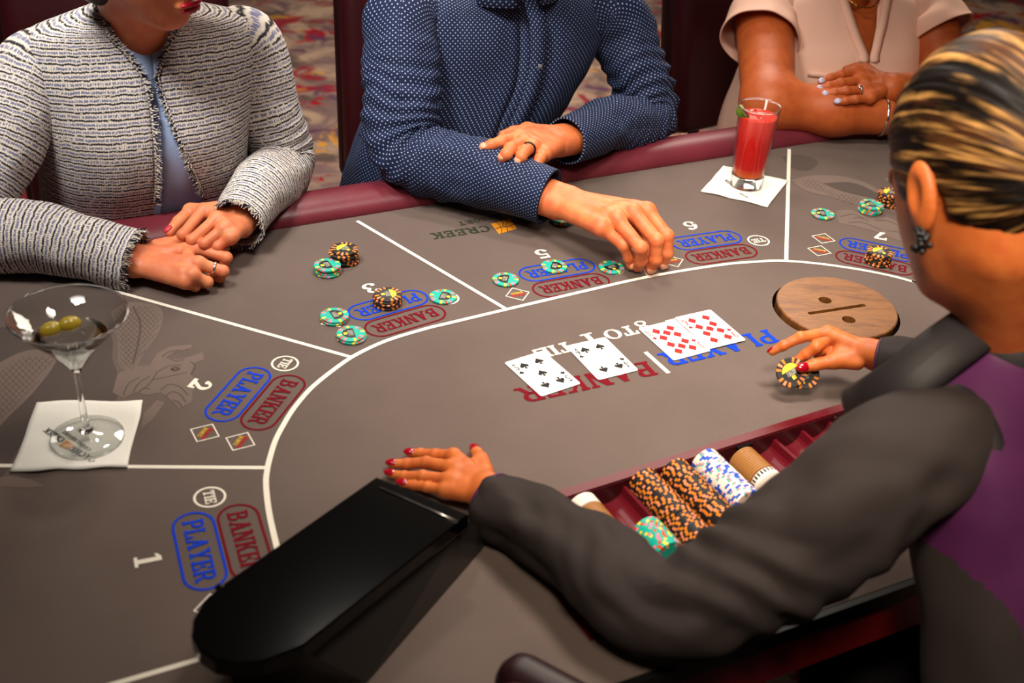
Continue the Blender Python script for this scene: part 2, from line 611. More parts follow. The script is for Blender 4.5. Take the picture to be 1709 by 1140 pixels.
# ------------------------------------------------------------------ slab-serif lettering
def _r(x0, y0, x1, y1): return [(x0, y0), (x1, y0), (x1, y1), (x0, y1)]
def _l(x0, y0, x1, y1, w): return [(x0 - w / 2, y0), (x0 + w / 2, y0), (x1 + w / 2, y1), (x1 - w / 2, y1)]
def _a(cx, cy, rx, ry, a0, a1, tx, ty, n=10):
    out = []
    for i in range(n):
        q = []
        for a, k in ((a0 + (a1 - a0) * i / n, 0), (a0 + (a1 - a0) * (i + 1) / n, 0), (a0 + (a1 - a0) * (i + 1) / n, 1), (a0 + (a1 - a0) * i / n, 1)):
            c, s = math.cos(math.radians(a)), math.sin(math.radians(a))
            q.append((cx + (rx - tx * k) * c, cy + (ry - ty * k) * s))
        out.append(q)
    return out
S_, H_, E_ = 0.20, 0.13, 0.07
def _st(x, lo=0, hi=1):
    return [_r(x, lo, x + S_, hi), _r(x - E_, lo, x + S_ + E_, lo + H_), _r(x - E_, hi - H_, x + S_ + E_, hi)]
def _g():
    g = {}
    g['I'] = (0.34, _st(0.07))
    g['1'] = (0.5, [_r(0.18, 0, 0.38, 1), _r(0.04, 0, 0.52, H_), [(0.18, 1), (0.02, 0.86), (0.02, 0.76), (0.18, 0.82)]])
    g['L'] = (0.72, _st(0.07) + [_r(0.07, 0, 0.7, H_), _r(0.56, 0, 0.7, 0.36)])
    g['E'] = (0.76, _st(0.07) + [_r(0.07, 0, 0.72, H_), _r(0.07, 1 - H_, 0.70, 1), _r(0.27, 0.44, 0.52, 0.56), _r(0.58, 0, 0.72, 0.33), _r(0.56, 0.69, 0.70, 1), _r(0.46, 0.34, 0.55, 0.66)])
    g['T'] = (0.78, [_r(0.29, 0, 0.49, 1), _r(0.19, 0, 0.59, H_), _r(0.02, 1 - H_, 0.76, 1), _r(0.02, 0.66, 0.14, 1), _r(0.64, 0.66, 0.76, 1)])
    g['H'] = (0.9, _st(0.07) + _st(0.61) + [_r(0.2, 0.44, 0.7, 0.57)])
    g['N'] = (0.92, [_r(0.1, 0, 0.23, 1), _r(0, 0, 0.33, H_), _r(0.66, 0, 0.8, 1), _r(0.58, 1 - H_, 0.9, 1), _r(0, 1 - H_, 0.2, 1), _l(0.69, 0, 0.2, 1, 0.24)])
    g['K'] = (0.9, _st(0.07) + [_l(0.3, 0.40, 0.68, 1, 0.16), _l(0.68, 0, 0.42, 0.62, 0.23), _r(0.52, 0, 0.9, H_), _r(0.52, 1 - H_, 0.86, 1)])
    g['A'] = (0.9, [_l(0.16, 0, 0.45, 1, 0.14), _l(0.70, 0, 0.44, 1, 0.24), _r(0.25, 0.28, 0.62, 0.39), _r(0.0, 0, 0.32, H_), _r(0.52, 0, 0.9, H_)])
    g['Y'] = (0.88, [_r(0.34, 0, 0.54, 0.5), _r(0.24, 0, 0.64, H_), _l(0.42, 0.42, 0.17, 1, 0.22), _l(0.46, 0.42, 0.70, 1, 0.14), _r(0.0, 1 - H_, 0.34, 1), _r(0.55, 1 - H_, 0.87, 1)])
    g['P'] = (0.76, _st(0.07) + [_r(0.2, 1 - H_, 0.46, 1), _r(0.2, 0.40, 0.46, 0.52)] + _a(0.44, 0.70, 0.30, 0.30, -90, 90, S_, H_))
    g['R'] = (0.86, g['P'][1] + [_l(0.70, 0, 0.46, 0.48, 0.22), _r(0.62, 0, 0.88, H_)])
    g['B'] = (0.82, _st(0.07) + [_r(0.2, 1 - H_, 0.44, 1), _r(0.2, 0.46, 0.46, 0.58), _r(0.2, 0, 0.46, H_)] + _a(0.42, 0.75, 0.30, 0.25, -90, 90, S_, 0.12) + _a(0.44, 0.28, 0.35, 0.28, -90, 90, S_, 0.12))
    g['D'] = (0.86, _st(0.07) + [_r(0.2, 1 - H_, 0.4, 1), _r(0.2, 0, 0.4, H_)] + _a(0.40, 0.5, 0.42, 0.5, -90, 90, S_, H_, 14))
    g['O'] = (0.88, _a(0.44, 0.5, 0.43, 0.51, 0, 360, S_, 0.10, 24))
    g['0'] = (0.66, _a(0.33, 0.5, 0.32, 0.51, 0, 360, 0.17, 0.10, 24))
    g['C'] = (0.82, _a(0.44, 0.5, 0.43, 0.51, 40, 320, S_, 0.10, 20) + [_r(0.64, 0.66, 0.78, 0.98)])
    g['G'] = (0.9, _a(0.44, 0.5, 0.43, 0.51, 40, 330, S_, 0.10, 20) + [_r(0.62, 0.66, 0.76, 0.98), _r(0.64, 0.05, 0.82, 0.46), _r(0.5, 0.38, 0.9, 0.48)])
    g['U'] = (0.88, [_r(0.1, 0.3, 0.3, 1), _r(0, 1 - H_, 0.4, 1), _r(0.62, 0.3, 0.75, 1), _r(0.52, 1 - H_, 0.86, 1)] + _a(0.425, 0.32, 0.325, 0.33, 180, 360, 0.16, 0.12))
    g['S'] = (0.7, _a(0.35, 0.73, 0.30, 0.28, 30, 270, 0.17, 0.12) + _a(0.35, 0.27, 0.32, 0.28, -150, 90, 0.17, 0.12) + [_r(0.52, 0.7, 0.63, 0.98), _r(0.04, 0.02, 0.15, 0.3)])
    g['8'] = (0.72, _a(0.36, 0.75, 0.28, 0.26, 0, 360, 0.14, 0.10, 20) + _a(0.36, 0.27, 0.34, 0.28, 0, 360, 0.17, 0.10, 20))
    g['2'] = (0.7, _a(0.35, 0.68, 0.31, 0.33, -35, 170, 0.19, 0.12, 14) + [[(0.04, 0.0), (0.22, 0.0), (0.62, 0.5), (0.46, 0.58)], _r(0.04, 0, 0.66, 0.2), _r(0.56, 0, 0.68, 0.34)] + _a(0.15, 0.70, 0.12, 0.10, 0, 360, 0.119, 0.099, 8))
    g['3'] = (0.7, _a(0.33, 0.74, 0.28, 0.27, -90, 160, 0.18, 0.11, 14) + _a(0.33, 0.28, 0.34, 0.29, -160, 90, 0.20, 0.12, 14) + _a(0.13, 0.24, 0.11, 0.10, 0, 360, 0.109, 0.099, 8) + _a(0.15, 0.78, 0.10, 0.09, 0, 360, 0.099, 0.089, 8))
    g['5'] = (0.7, _a(0.33, 0.32, 0.34, 0.33, -160, 120, 0.20, 0.12, 16) + [_r(0.10, 0.5, 0.20, 1.0), _r(0.10, 0.82, 0.62, 1.0), _r(0.10, 0.5, 0.25, 0.6)] + _a(0.13, 0.22, 0.11, 0.10, 0, 360, 0.109, 0.099, 8))
    g['6'] = (0.72, _a(0.36, 0.31, 0.33, 0.32, 0, 360, 0.18, 0.10, 22) + _a(0.46, 0.45, 0.43, 0.56, 75, 205, 0.20, 0.12, 12) + _a(0.55, 0.86, 0.12, 0.10, 0, 360, 0.119, 0.099, 8))
    g['9'] = (0.72, [[(0.72 - x, 1 - y) for x, y in q] for q in g['6'][1]])
    g['7'] = (0.68, [_r(0.04, 0.80, 0.66, 1), _r(0.04, 0.66, 0.15, 1), [(0.16, 0), (0.42, 0), (0.66, 0.82), (0.50, 0.84)]])
    g['4'] = (0.74, [_r(0.44, 0, 0.62, 1), _r(0.04, 0.24, 0.74, 0.36), [(0.04, 0.30), (0.17, 0.30), (0.56, 1), (0.46, 1)], _r(0.34, 0, 0.72, 0.10)])
    g[' '] = (0.4, [])
    return g
GL = _g()

def text2d(s, h, track=0.08, sx=1.0):
    V, F, x = [], [], 0.0
    for ch in s:
        w, polys = GL[ch]
        for q in polys:
            n = len(V)
            q = list(q)
            ar = sum(q[i][0] * q[(i + 1) % 4][1] - q[(i + 1) % 4][0] * q[i][1] for i in range(4))
            if ar < 0: q = q[::-1]
            V += [((x + a) * sx, b) for a, b in q]
            F.append((n, n + 1, n + 2, n + 3))
        x += w + track
    V = np.array(V)
    V[:, 0] -= (x - track) * sx / 2
    V[:, 1] -= 0.5
    return V * h, F

def on_plane(V2, o, xd, yd, z):
    lift = 2.5e-5 * ((np.arange(len(V2)) // 4) % 11)          # overlapping strokes of a glyph lie a hair above each other
    return np.asarray(o)[None, :] + V2[:, :1] * np.asarray(xd) + V2[:, 1:2] * np.asarray(yd) + np.c_[np.zeros((len(V2), 2)), z + lift]

def rot90(d): return np.array([-d[1], d[0], 0.0])

def ribbon(P, w, z, closed=False):
    P = np.asarray(P, float)[:, :2]
    if closed:
        t = np.roll(P, -1, 0) - np.roll(P, 1, 0)
    else:
        t = np.gradient(P, axis=0)
    t /= np.linalg.norm(t, axis=1, keepdims=True) + 1e-12
    n = np.c_[-t[:, 1], t[:, 0]]
    V = np.concatenate([np.c_[P + n * w / 2, np.full(len(P), z)], np.c_[P - n * w / 2, np.full(len(P), z)]])
    k = len(P)
    F = [(i, i + k, (i + 1) % k + k, (i + 1) % k) for i in range(k if closed else k - 1)]
    return V, F

# ------------------------------------------------------------------ the setting
V, F = np.array([(-7, -3, -TH), (7, -3, -TH), (7, 11, -TH), (-7, 11, -TH)], float), [(0, 1, 2, 3)]
props(mk('floor', V, F, M['carpet']), 'casino carpet with red, gold and plum splashes on beige', 'carpet', kind='structure')

# ------------------------------------------------------------------ the table
UC = -0.08
def outline():
    pts = []
    n = 26
    for i in range(n + 1):                      # right end, from the dealer side up to the straight back
        a = math.pi / 2 * i / n
        pts.append((UC + 0.66 + 0.44 * math.cos(a) ** 0.8, -0.5 + 0.5 * math.sin(a) ** 0.8))
    left = [(2 * UC - u, v) for u, v in pts[::-1]]
    return [(UC + 1.10, -1.012), (UC + 1.10, -0.76)] + pts + left + [(UC - 1.10, -0.76), (UC - 1.10, -1.012)]
OUT = outline()
TABLE = root('baccarat_table', T(UC, -0.5, -TH), 'long grey-felted casino table with maroon padded rail and printed betting layout', 'table')

TRA = at(915, 826); TRD = nrm(at(1470, 655) - TRA); TRN = np.array([TRD[1], -TRD[0], 0.0])    # tray frame: along, towards the dealer
def TR(a, b, z=0.0): return TRA + TRD * a + TRN * b + np.array([0, 0, z])
TR_A0, TR_A1, TR_B1 = -0.075, 0.66, 0.215
LID_C = np.array([0.4745, 1.566, 0.0]); LID_R = 0.0885

bm = bmesh.new()
def loop(pts):
    vs = [bm.verts.new((p[0], p[1], 0)) for p in pts]
    return [bm.edges.new((vs[i], vs[(i + 1) % len(vs)])) for i in range(len(vs))]
eds = loop([T(u, v) for u, v in OUT])
eds += loop([TR(a, b) for a, b in ((TR_A0, 0), (TR_A1, 0), (TR_A1, TR_B1), (TR_A0, TR_B1))])
eds += loop([LID_C + (LID_R + 0.005) * np.array([math.cos(t), math.sin(t), 0]) for t in np.linspace(0, 2 * math.pi, 49)[:-1]])
bmesh.ops.triangle_fill(bm, use_beauty=True, use_dissolve=False, edges=eds, normal=(0, 0, 1))
V = [v.co[:] for v in bm.verts]; bm.verts.index_update()
F = [[v.index for v in f.verts] if f.normal.z >= 0 else [v.index for v in f.verts][::-1] for f in bm.faces]
bm.free()
mk('felt', V, F, M['felt'], TABLE, smooth=False)['label'] = 'grey-brown felt playing surface'

# felt edge and red apron on the dealer's side
mb = MB()
def bar_uv(u0, u1, v0, v1, z0, z1, m=0):
    V = [T(u, v, z) for z in (z0, z1) for u, v in ((u0, v0), (u1, v0), (u1, v1), (u0, v1))]
    mb.add(V, [(0, 3, 2, 1), (4, 5, 6, 7), (0, 1, 5, 4), (1, 2, 6, 5), (2, 3, 7, 6), (3, 0, 4, 7)], m)
bar_uv(UC - 1.10, UC + 1.10, -1.020, -1.010, -0.022, -0.0006)
mb.obj('felt_edge', M['black_plastic'], TABLE)
mb = MB(); bar_uv(UC - 1.09, UC + 1.09, -1.012, -0.992, -0.085, -0.022)
mb.obj('apron', M['apron'], TABLE)['label'] = 'dark red apron board under the table edge'
# rail
pl = np.array(OUT[1:-1]); 
t = np.gradient(pl, axis=0); t /= np.linalg.norm(t, axis=1, keepdims=True); nn = np.c_[t[:, 1], -t[:, 0]]
prof = [(0.004, -0.012), (-0.002, -0.002), (-0.001, 0.008), (0.008, 0.019), (0.024, 0.027), (0.045, 0.029), (0.066, 0.024), (0.084, 0.012), (0.094, -0.004), (0.097, -0.03), (0.09, -0.06), (0.07, -0.072), (0.004, -0.072)]
V, F = [], []
k = len(prof)
for i in range(len(pl)):
    for d, z in prof:
        q = pl[i] + nn[i] * d
        V.append(T(q[0], q[1], z))
for i in range(len(pl) - 1):
    for j in range(k):
        F.append((i * k + j, i * k + (j + 1) % k, (i + 1) * k + (j + 1) % k, (i + 1) * k + j))
F += [tuple(range(k - 1, -1, -1)), tuple((len(pl) - 1) * k + j for j in range(k))]
mk('rail', V, F, M['rail'], TABLE)['label'] = 'padded maroon leather armrest rail'
# body below
poly = [T(UC + (u - UC) * 0.93, -0.5 + (v + 0.5) * 0.93)[:2] for u, v in OUT]
V, F = prism(poly, -0.13, -0.022)
# (the drop hole and tray sink into the body)
poly2 = [T(UC + (u - UC) * 0.90, -0.5 + (v + 0.5) * 0.86)[:2] for u, v in OUT]
V, F = prism(poly2, -0.16, -0.072)
mk('table_body', V, F, M['black_plastic'], TABLE, smooth=False)
for du in (-0.62, 0.62):
    mb = MB()
    V, F = bev_prism([T(UC + du + a, -0.5 + b)[:2] for a, b in ((-0.16, -0.2), (0.16, -0.2), (0.16, 0.2), (-0.16, 0.2))], -TH, -0.16, 0.01)
    mb.add(V, F); mb.obj('pedestal', M['black_plastic'], TABLE)
V, F = lathe([(0.0, -0.070), (LID_R + 0.005, -0.070), (LID_R + 0.005, -0.0005)], 48)
mk('drop_hole_well', V + LID_C, F, M['black_plastic'], TABLE)

ZP = 0.0006
PR = root  # (name kept short)
def prnt(name, V, F, m, z=None):
    return mk(name, V, F, M[m], TABLE, smooth=False)

def line(p, q, w=0.0062, z=ZP - 0.0001, name='white_line'):
    P = np.array([p + (q - p) * t for t in np.linspace(0, 1, 3)])
    V, F = ribbon(P, w, z)
    prnt(name, V, F, 'white_print')

# racetrack line
arc = [at(*q) for q in [(460, 905), (449, 855), (444, 810), (446, 785), (451, 763), (460, 735), (473, 710), (489, 684), (512, 656), (531, 638), (563, 613), (590, 595), (626, 577), (660, 564), (711, 549), (746, 540.5), (845, 517), (960, 490), (1084, 462), (1200, 443), (1260, 437.5), (1312, 436), (1400, 445), (1500, 464), (1608, 498)]]
arc = [np.array([-0.205, 0.90, 0]), np.array([-0.222, 0.94, 0])] + arc
left = [((p - TO) @ TU, (p - TO) @ TV) for p in arc[:9]][::-1]
arc += [T(2 * UC - u + 0.01, v) for u, v in left]
V, F = ribbon(smooth_path(arc, 220), 0.0066, ZP + 0.0001)
prnt('racetrack_line', V, F, 'white_print')['label'] = 'long curved white line around the dealing area'
line(at(-60, 777), at(443, 781), 0.006)
line(at(190, 485.5), at(588, 597), 0.006)
line(at(596, 369), at(846, 517), 0.0062)
line(at(1050, 402), at(1084, 464), 0.006)
line(at(1317, 249), at(1312, 436), 0.0064)
line(at(1640, 415), at(1578, 489), 0.006)
line(at(150, 1154), at(352, 1095), 0.006)
line(at(1077, 588), at(1116, 623), 0.0062, name='white_divider_bar')

def stadium(o, x, n, yo, hl, r, w, m, name):
    P = []
    for a in np.linspace(-math.pi / 2, math.pi / 2, 15): P.append((hl + r * math.cos(a), r * math.sin(a)))
    for a in np.linspace(math.pi / 2, 1.5 * math.pi, 15): P.append((-hl + r * math.cos(a), r * math.sin(a)))
    P = np.array([o + x * a + n * (b + yo) for a, b in P])
    V, F = ribbon(P, w, ZP, True)
    prnt(name, V, F, m)

SEATS = {1: ((-0.294, 0.973), 112.8), 2: ((-0.3161, 1.2451), 75.5), 3: ((-0.1652, 1.4726), 36.6), 5: ((0.0717, 1.6078), 26.3), 6: ((0.3116, 1.7404), 23.9), 7: ((0.574, 1.7488), -17.8)}
for s, (o, ang) in SEATS.items():
    o = np.array([o[0], o[1], 0.0]); x = np.array([math.cos(math.radians(ang)), math.sin(math.radians(ang)), 0]); n = rot90(x)
    stadium(o, x, n, 0.0242, 0.0395, 0.0218, 0.0030, 'blue_print', 'player_box')
    stadium(o, x, n, -0.0242, 0.0395, 0.0218, 0.0030, 'red_print', 'banker_box')
    V2, F = text2d('PLAYER', 0.0225, 0.05, 0.86); prnt('player_lettering', on_plane(V2, o + n * 0.0242, -x, -n, ZP), F, 'blue_print')
    V2, F = text2d('BANKER', 0.0225, 0.05, 0.82); prnt('banker_lettering', on_plane(V2, o - n * 0.0242, -x, -n, ZP), F, 'red_print')
    c = o + x * 0.083
    P = np.array([c + 0.0168 * np.array([math.cos(t), math.sin(t), 0]) for t in np.linspace(0, 2 * math.pi, 41)[:-1]])
    V, F = ribbon(P, 0.0028, ZP, True); prnt('tie_circle', V, F, 'white_print')
    V2, F = text2d('TIE', 0.0125, 0.05, 0.95); prnt('tie_lettering', on_plane(V2, c, -x, -n, ZP), F, 'white_print')
    V2, F = text2d(str(s), 0.028, 0.05, 1.15); prnt('spot_number', on_plane(V2, o + n * 0.077 , -x, -n, ZP), F, 'white_print')
    for dy in (0.0235, -0.0235):
        c = o - x * 0.088 + n * dy
        P = np.array([c + (x * a + n * b) * 0.0198 for a, b in ((1, 0), (0, 1), (-1, 0), (0, -1))])
        mb = MB()
        for i in range(4):
            p, q = P[i], P[(i + 1) % 4]
            p2, q2 = c + (p - c) * 0.89, c + (q - c) * 0.89
            mb.add([p + [0, 0, ZP], q + [0, 0, ZP], q2 + [0, 0, ZP], p2 + [0, 0, ZP]], [(0, 1, 2, 3)])
        prnt('bonus_diamond', mb.V, mb.F, 'white_print')
        V2, F = text2d('DRAGON', 0.0050, 0.05, 0.85); prnt('bonus_lettering', on_plane(V2, c - n * 0.0030, -x, -n, ZP), F, 'bright_red_print')
        V2, F = text2d('BONUS', 0.0050, 0.05, 0.85); prnt('bonus_lettering', on_plane(V2, c + n * 0.0030, -x, -n, ZP), F, 'yellow_print')

# large lettering in the dealing area (reads from the players' side)
rd = nrm(at(868, 657) - at(1088, 606))
def block(s, pc, h, m, sx, d=rd, name='dealing_area_lettering', track=0.06):
    V2, F = text2d(s, h, track, sx)
    prnt(name, on_plane(V2, at(*pc), d, rot90(d), ZP), F, m)
def span(s, p0, p1, h, m, track=0.06, name='dealing_area_lettering'):
    a, b = at(*p0), at(*p1)
    w = sum(GL[c][0] + track for c in s) - track
    V2, F = text2d(s, 1.0, track, 1.0)
    V2 = V2 * np.array([np.linalg.norm(b - a) / w, h])
    d = nrm(b - a)
    prnt(name, on_plane(V2, (a + b) / 2, d, rot90(d), ZP), F, m)
span('BANKER', (1089, 614), (866, 662), 0.034, 'red_print')
span('PLAYER', (1291, 560), (1107, 602), 0.034, 'blue_print')
for s_, p_, q_ in (('8', (1081, 541.5), (1062, 546)), ('TO', (1062, 549.5), (1009, 561.5)), ('1', (995, 562), (975, 567)), ('TIE', (957, 577), (893, 593)), ('TIE', (1170, 531), (1116, 543))):
    span(s_, p_, q_, 0.024, 'white_print')

# resort lettering under the man's arm
span('CREEK', (817, 381), (720, 395), 0.020, 'green_print', 0.10, 'resort_lettering')
span('CACHE', (968, 352), (866, 371), 0.020, 'green_print', 0.10, 'resort_lettering')
span('CASINO RESORT', (905, 345), (766, 374.5), 0.0125, 'green_print', 0.14, 'resort_lettering')
def emblem(q, z, parent, mats):
    """square emblem with tree veins, q = 4 corner points"""
    mb = MB()
    q = [np.asarray(p) for p in q]
    bl = lambda a, b: (q[0] * (1 - a) + q[1] * a) * (1 - b) + (q[3] * (1 - a) + q[2] * a) * b
    mb.add([bl(0, 0) + [0, 0, z], bl(1, 0) + [0, 0, z], bl(1, 1) + [0, 0, z], bl(0, 1) + [0, 0, z]], [(0, 1, 2, 3)])
    o = mb.obj('emblem', mats[0], parent)
    mb = MB()
    tr = smooth_path(np.array([(0.55, 0.0, 0), (0.5, 0.3, 0), (0.62, 0.6, 0), (0.56, 1.0, 0)]), 14)
    def vein(P, w):
        V = np.array([bl(a, b) for a, b, _ in P])
        cnt[0] += 1
        v, f = ribbon(V, w, V[0][2] + z + 0.0002 + 2e-5 * cnt[0]); mb.add(v, f)
    L = np.linalg.norm(q[1] - q[0]); cnt = [0]
    vein(tr, L * 0.05)
    for s, e in (((0.5, 0.3), (0.0, 0.25)), ((0.52, 0.4), (0.0, 0.55)), ((0.57, 0.5), (0.05, 0.85)), ((0.5, 0.3), (1.0, 0.1)), ((0.58, 0.55), (1.0, 0.45)), ((0.6, 0.65), (0.95, 0.8))):
        vein(smooth_path(np.array([(s[0], s[1], 0), ((s[0] + e[0]) / 2, (s[1] + e[1]) / 2 + 0.06, 0), (e[0], e[1], 0)]), 6), L * 0.03)
    v = mb.obj('emblem_vein', mats[1], o)
    return o
emblem([at(819, 374), at(833, 391), at(863, 382), at(851, 366)], ZP, TABLE, (M['orange_print'], M['black_print']))

# printed dragons, tone on tone
NPATCH = [0]
def patch(px, m, z, name='printed_dragon', sm=None):
    NPATCH[0] += 1; z = z + 4e-6 * NPATCH[0]
    P = np.array([at(*q) for q in px])
    if sm: P = smooth_path(np.vstack([P, P[:1]]), sm)[:-1]
    b = bmesh.new()
    vs = [b.verts.new((p[0], p[1], z)) for p in P]
    e = [b.edges.new((vs[i], vs[(i + 1) % len(vs)])) for i in range(len(vs))]
    bmesh.ops.triangle_fill(b, use_beauty=True, edges=e, normal=(0, 0, 1))
    b.verts.index_update()
    V = [v.co[:] for v in b.verts]
    F = [[v.index for v in f.verts] if f.normal.z >= 0 else [v.index for v in f.verts][::-1] for f in b.faces]
    b.free()
    return prnt(name, V, F, m)
patch([(-60, 560), (20, 545), (90, 560), (140, 545), (185, 560), (188, 600), (200, 640), (180, 690), (120, 720), (40, 740), (0, 800), (-60, 800)], 'felt_dark', 0.00018, sm=60)
patch([(-60, 640), (30, 590), (75, 585), (95, 600), (60, 650), (20, 690), (-60, 760)], 'felt_light', 0.00030, sm=50)
patch([(185, 520), (215, 505), (262, 510), (272, 530), (262, 560), (240, 590), (225, 615), (200, 612), (196, 570), (190, 540)], 'felt_light', 0.00030, sm=50)
V, F = ribbon(smooth_path(np.array([at(*q) for q in [(222, 512), (234, 540), (230, 575), (222, 608)]]), 20), 0.0025, 0.00042); prnt('printed_dragon', V, F, 'felt_dark')
patch([(188, 655), (196, 625), (220, 612), (250, 610), (262, 590), (285, 578), (322, 575), (318, 582), (290, 588), (275, 598), (300, 600), (322, 594), (338, 588), (341, 600), (325, 606), (318, 625), (332, 640), (322, 650), (320, 670), (300, 683), (290, 672), (268, 655), (245, 660), (228, 655), (205, 665)], 'felt_light', 0.00030)
def strokes(curves, w, m, z, name='printed_dragon_line'):
    mb = MB()
    for k_, cv in enumerate(curves):
        v, f = ribbon(smooth_path(np.array([at(*q) for q in cv]), 14), w, z + 3e-6 * k_); mb.add(v, f)
    prnt(name, mb.V, mb.F, m)['kind'] = 'stuff'
strokes([[(262, 622), (280, 612), (304, 610)], [(256, 634), (285, 628), (312, 622)], [(240, 650), (252, 638), (262, 622)], [(222, 655), (232, 640), (250, 628)], [(206, 660), (214, 642), (232, 630)],
         [(268, 652), (282, 642), (300, 646), (314, 660)], [(276, 662), (288, 654), (302, 660), (310, 672)], [(284, 600), (296, 603), (308, 600)], [(270, 596), (282, 588), (300, 584)], [(318, 604), (326, 612), (318, 625)], [(232, 655), (240, 648), (250, 650)], [(290, 668), (298, 672), (304, 680)]], 0.0016, 'felt_dark', 0.00046)
strokes([[(286, 617), (292, 614), (299, 616), (292, 619), (286, 617)]], 0.004, 'felt_dark', 0.00052)
def scales(poly, m, z, pitch=9.0):
    mb = MB(); k_ = 0
    poly = np.array(poly, float)
    def inside(x, y):
        c = False; n = len(poly)
        for i in range(n):
            (x0, y0), (x1, y1) = poly[i], poly[(i + 1) % n]
            if (y0 > y) != (y1 > y) and x < (x1 - x0) * (y - y0) / (y1 - y0) + x0: c = not c
        return c
    y = poly[:, 1].min(); row = 0
    while y < poly[:, 1].max():
        x = poly[:, 0].min() + (row % 2) * pitch / 2
        while x < poly[:, 0].max():
            if inside(x - pitch / 2, y) and inside(x + pitch / 2, y):
                k_ += 1
                v, f = ribbon(np.array([at(x + pitch / 2 * math.cos(t), y + pitch * 0.55 * math.sin(t)) for t in np.linspace(0, math.pi, 7)]), 0.0007, z + 1e-7 * k_); mb.add(v, f)
            x += pitch
        y += pitch * 0.5; row += 1
    prnt('printed_dragon_scales', mb.V, mb.F, m)['kind'] = 'stuff'
scales([(188, 522), (215, 507), (262, 512), (271, 530), (260, 560), (238, 590), (224, 612), (202, 610), (197, 570)], 'felt_dark', 0.00044)
scales([(-50, 645), (30, 595), (75, 590), (90, 600), (55, 650), (15, 690), (-50, 750)], 'felt_dark', 0.00044, 11)
scales([(1325, 302), (1362, 296), (1370, 304), (1400, 320), (1442, 330), (1440, 343), (1390, 328)], 'felt_dark', 0.00048, 8)
patch([(240, 690), (262, 668), (275, 672), (255, 700), (246, 708), (235, 715)], 'felt_light', 0.00030)
patch([(-40, 800), (20, 795), (50, 800), (75, 812), (40, 815), (10, 812), (-40, 818)], 'felt_light', 0.00030)
patch([(1320, 300), (1360, 293), (1420, 297), (1470, 320), (1500, 360), (1480, 350), (1440, 345), (1390, 330), (1345, 318)], 'felt_light', 0.00030, sm=50)
patch([(1372, 306), (1420, 305), (1455, 318), (1478, 335), (1440, 328), (1400, 318)], 'felt_dark', 0.00040, sm=40)
patch([(1395, 352), (1420, 350), (1450, 365), (1480, 362), (1510, 375), (1530, 395), (1500, 402), (1470, 390), (1430, 378), (1400, 372)], 'felt_light', 0.00030)
strokes([[(1402, 362), (1425, 358), (1450, 370)], [(1415, 372), (1440, 372), (1470, 384)], [(1460, 368), (1485, 370), (1510, 384)], [(1480, 385), (1500, 388), (1518, 396)], [(1425, 365), (1432, 363), (1440, 366)]], 0.0022, 'felt_dark', 0.00046)
patch([(1305, 262), (1335, 258), (1365, 270), (1350, 285), (1320, 280)], 'felt_dark', 0.00018, sm=30)

# ------------------------------------------------------------------ wooden lid over the drop hole
bm = bmesh.new()
def ring2(c, r, n): return [(c[0] + r * math.cos(t), c[1] + r * math.sin(t)) for t in np.linspace(0, 2 * math.pi, n + 1)[:-1]]
sa, sb = at(1352, 523, 0.008) - LID_C, at(1441, 509.5, 0.008) - LID_C
sd = nrm([sb[0] - sa[0], sb[1] - sa[1], 0]); sn = rot90(sd)
slot = []
for a in np.linspace(-math.pi / 2, math.pi / 2, 9): slot.append((sb + 0.0036 * (sd * math.cos(a) + sn * math.sin(a)))[:2])
for a in np.linspace(math.pi / 2, 1.5 * math.pi, 9): slot.append((sa + 0.0036 * (sd * math.cos(a) + sn * math.sin(a)))[:2])
h1, h2 = at(1377, 501, 0.008) - LID_C, at(1416.5, 533.5, 0.008) - LID_C
loops = [ring2((0, 0), LID_R - 0.0015, 64), slot, ring2(h1, 0.0098, 20), ring2(h2, 0.0098, 20)]
ed = []
allv = []
for L in loops:
    vs = [bm.verts.new((p[0], p[1], 0.008)) for p in L]
    allv.append(vs)
    ed += [bm.edges.new((vs[i], vs[(i + 1) % len(vs)])) for i in range(len(vs))]
bmesh.ops.triangle_fill(bm, use_beauty=True, edges=ed, normal=(0, 0, 1))
for f in list(bm.faces):
    if f.normal.z < 0: f.normal_flip()
for li, vs in enumerate(allv):
    rings = [vs]
    spec = [(1.0, 0.0)]
    for rr, z in (((LID_R / (LID_R - 0.0015)), 0.0065), ((LID_R / (LID_R - 0.0015)), -0.012)) if li == 0 else ((1.0, 0.002), (1.0, -0.012)):
        c = Vector((0, 0, 0)) if li == 0 else sum((v.co for v in vs), Vector()) / len(vs)
        nv = []
        for v in vs:
            q = c + (v.co - c) * rr; q.z = z
            nv.append(bm.verts.new(q))
        rings.append(nv)
    for k in range(len(rings) - 1):
        a, b = rings[k], rings[k + 1]
        for i in range(len(a)):
            j = (i + 1) % len(a)
            try:
                bm.faces.new((a[j], a[i], b[i], b[j]) if li == 0 else (a[i], a[j], b[j], b[i]))
            except ValueError: pass
bm.verts.index_update()
V = np.array([v.co[:] for v in bm.verts]); F = [[v.index for v in f.verts] for f in bm.faces]; bm.free()
lid = mk('drop_hole_lid', V + LID_C, F, M['wood'], smooth=False)
props(lid, 'round walnut lid with a slot and two finger holes set in the felt', 'lid')

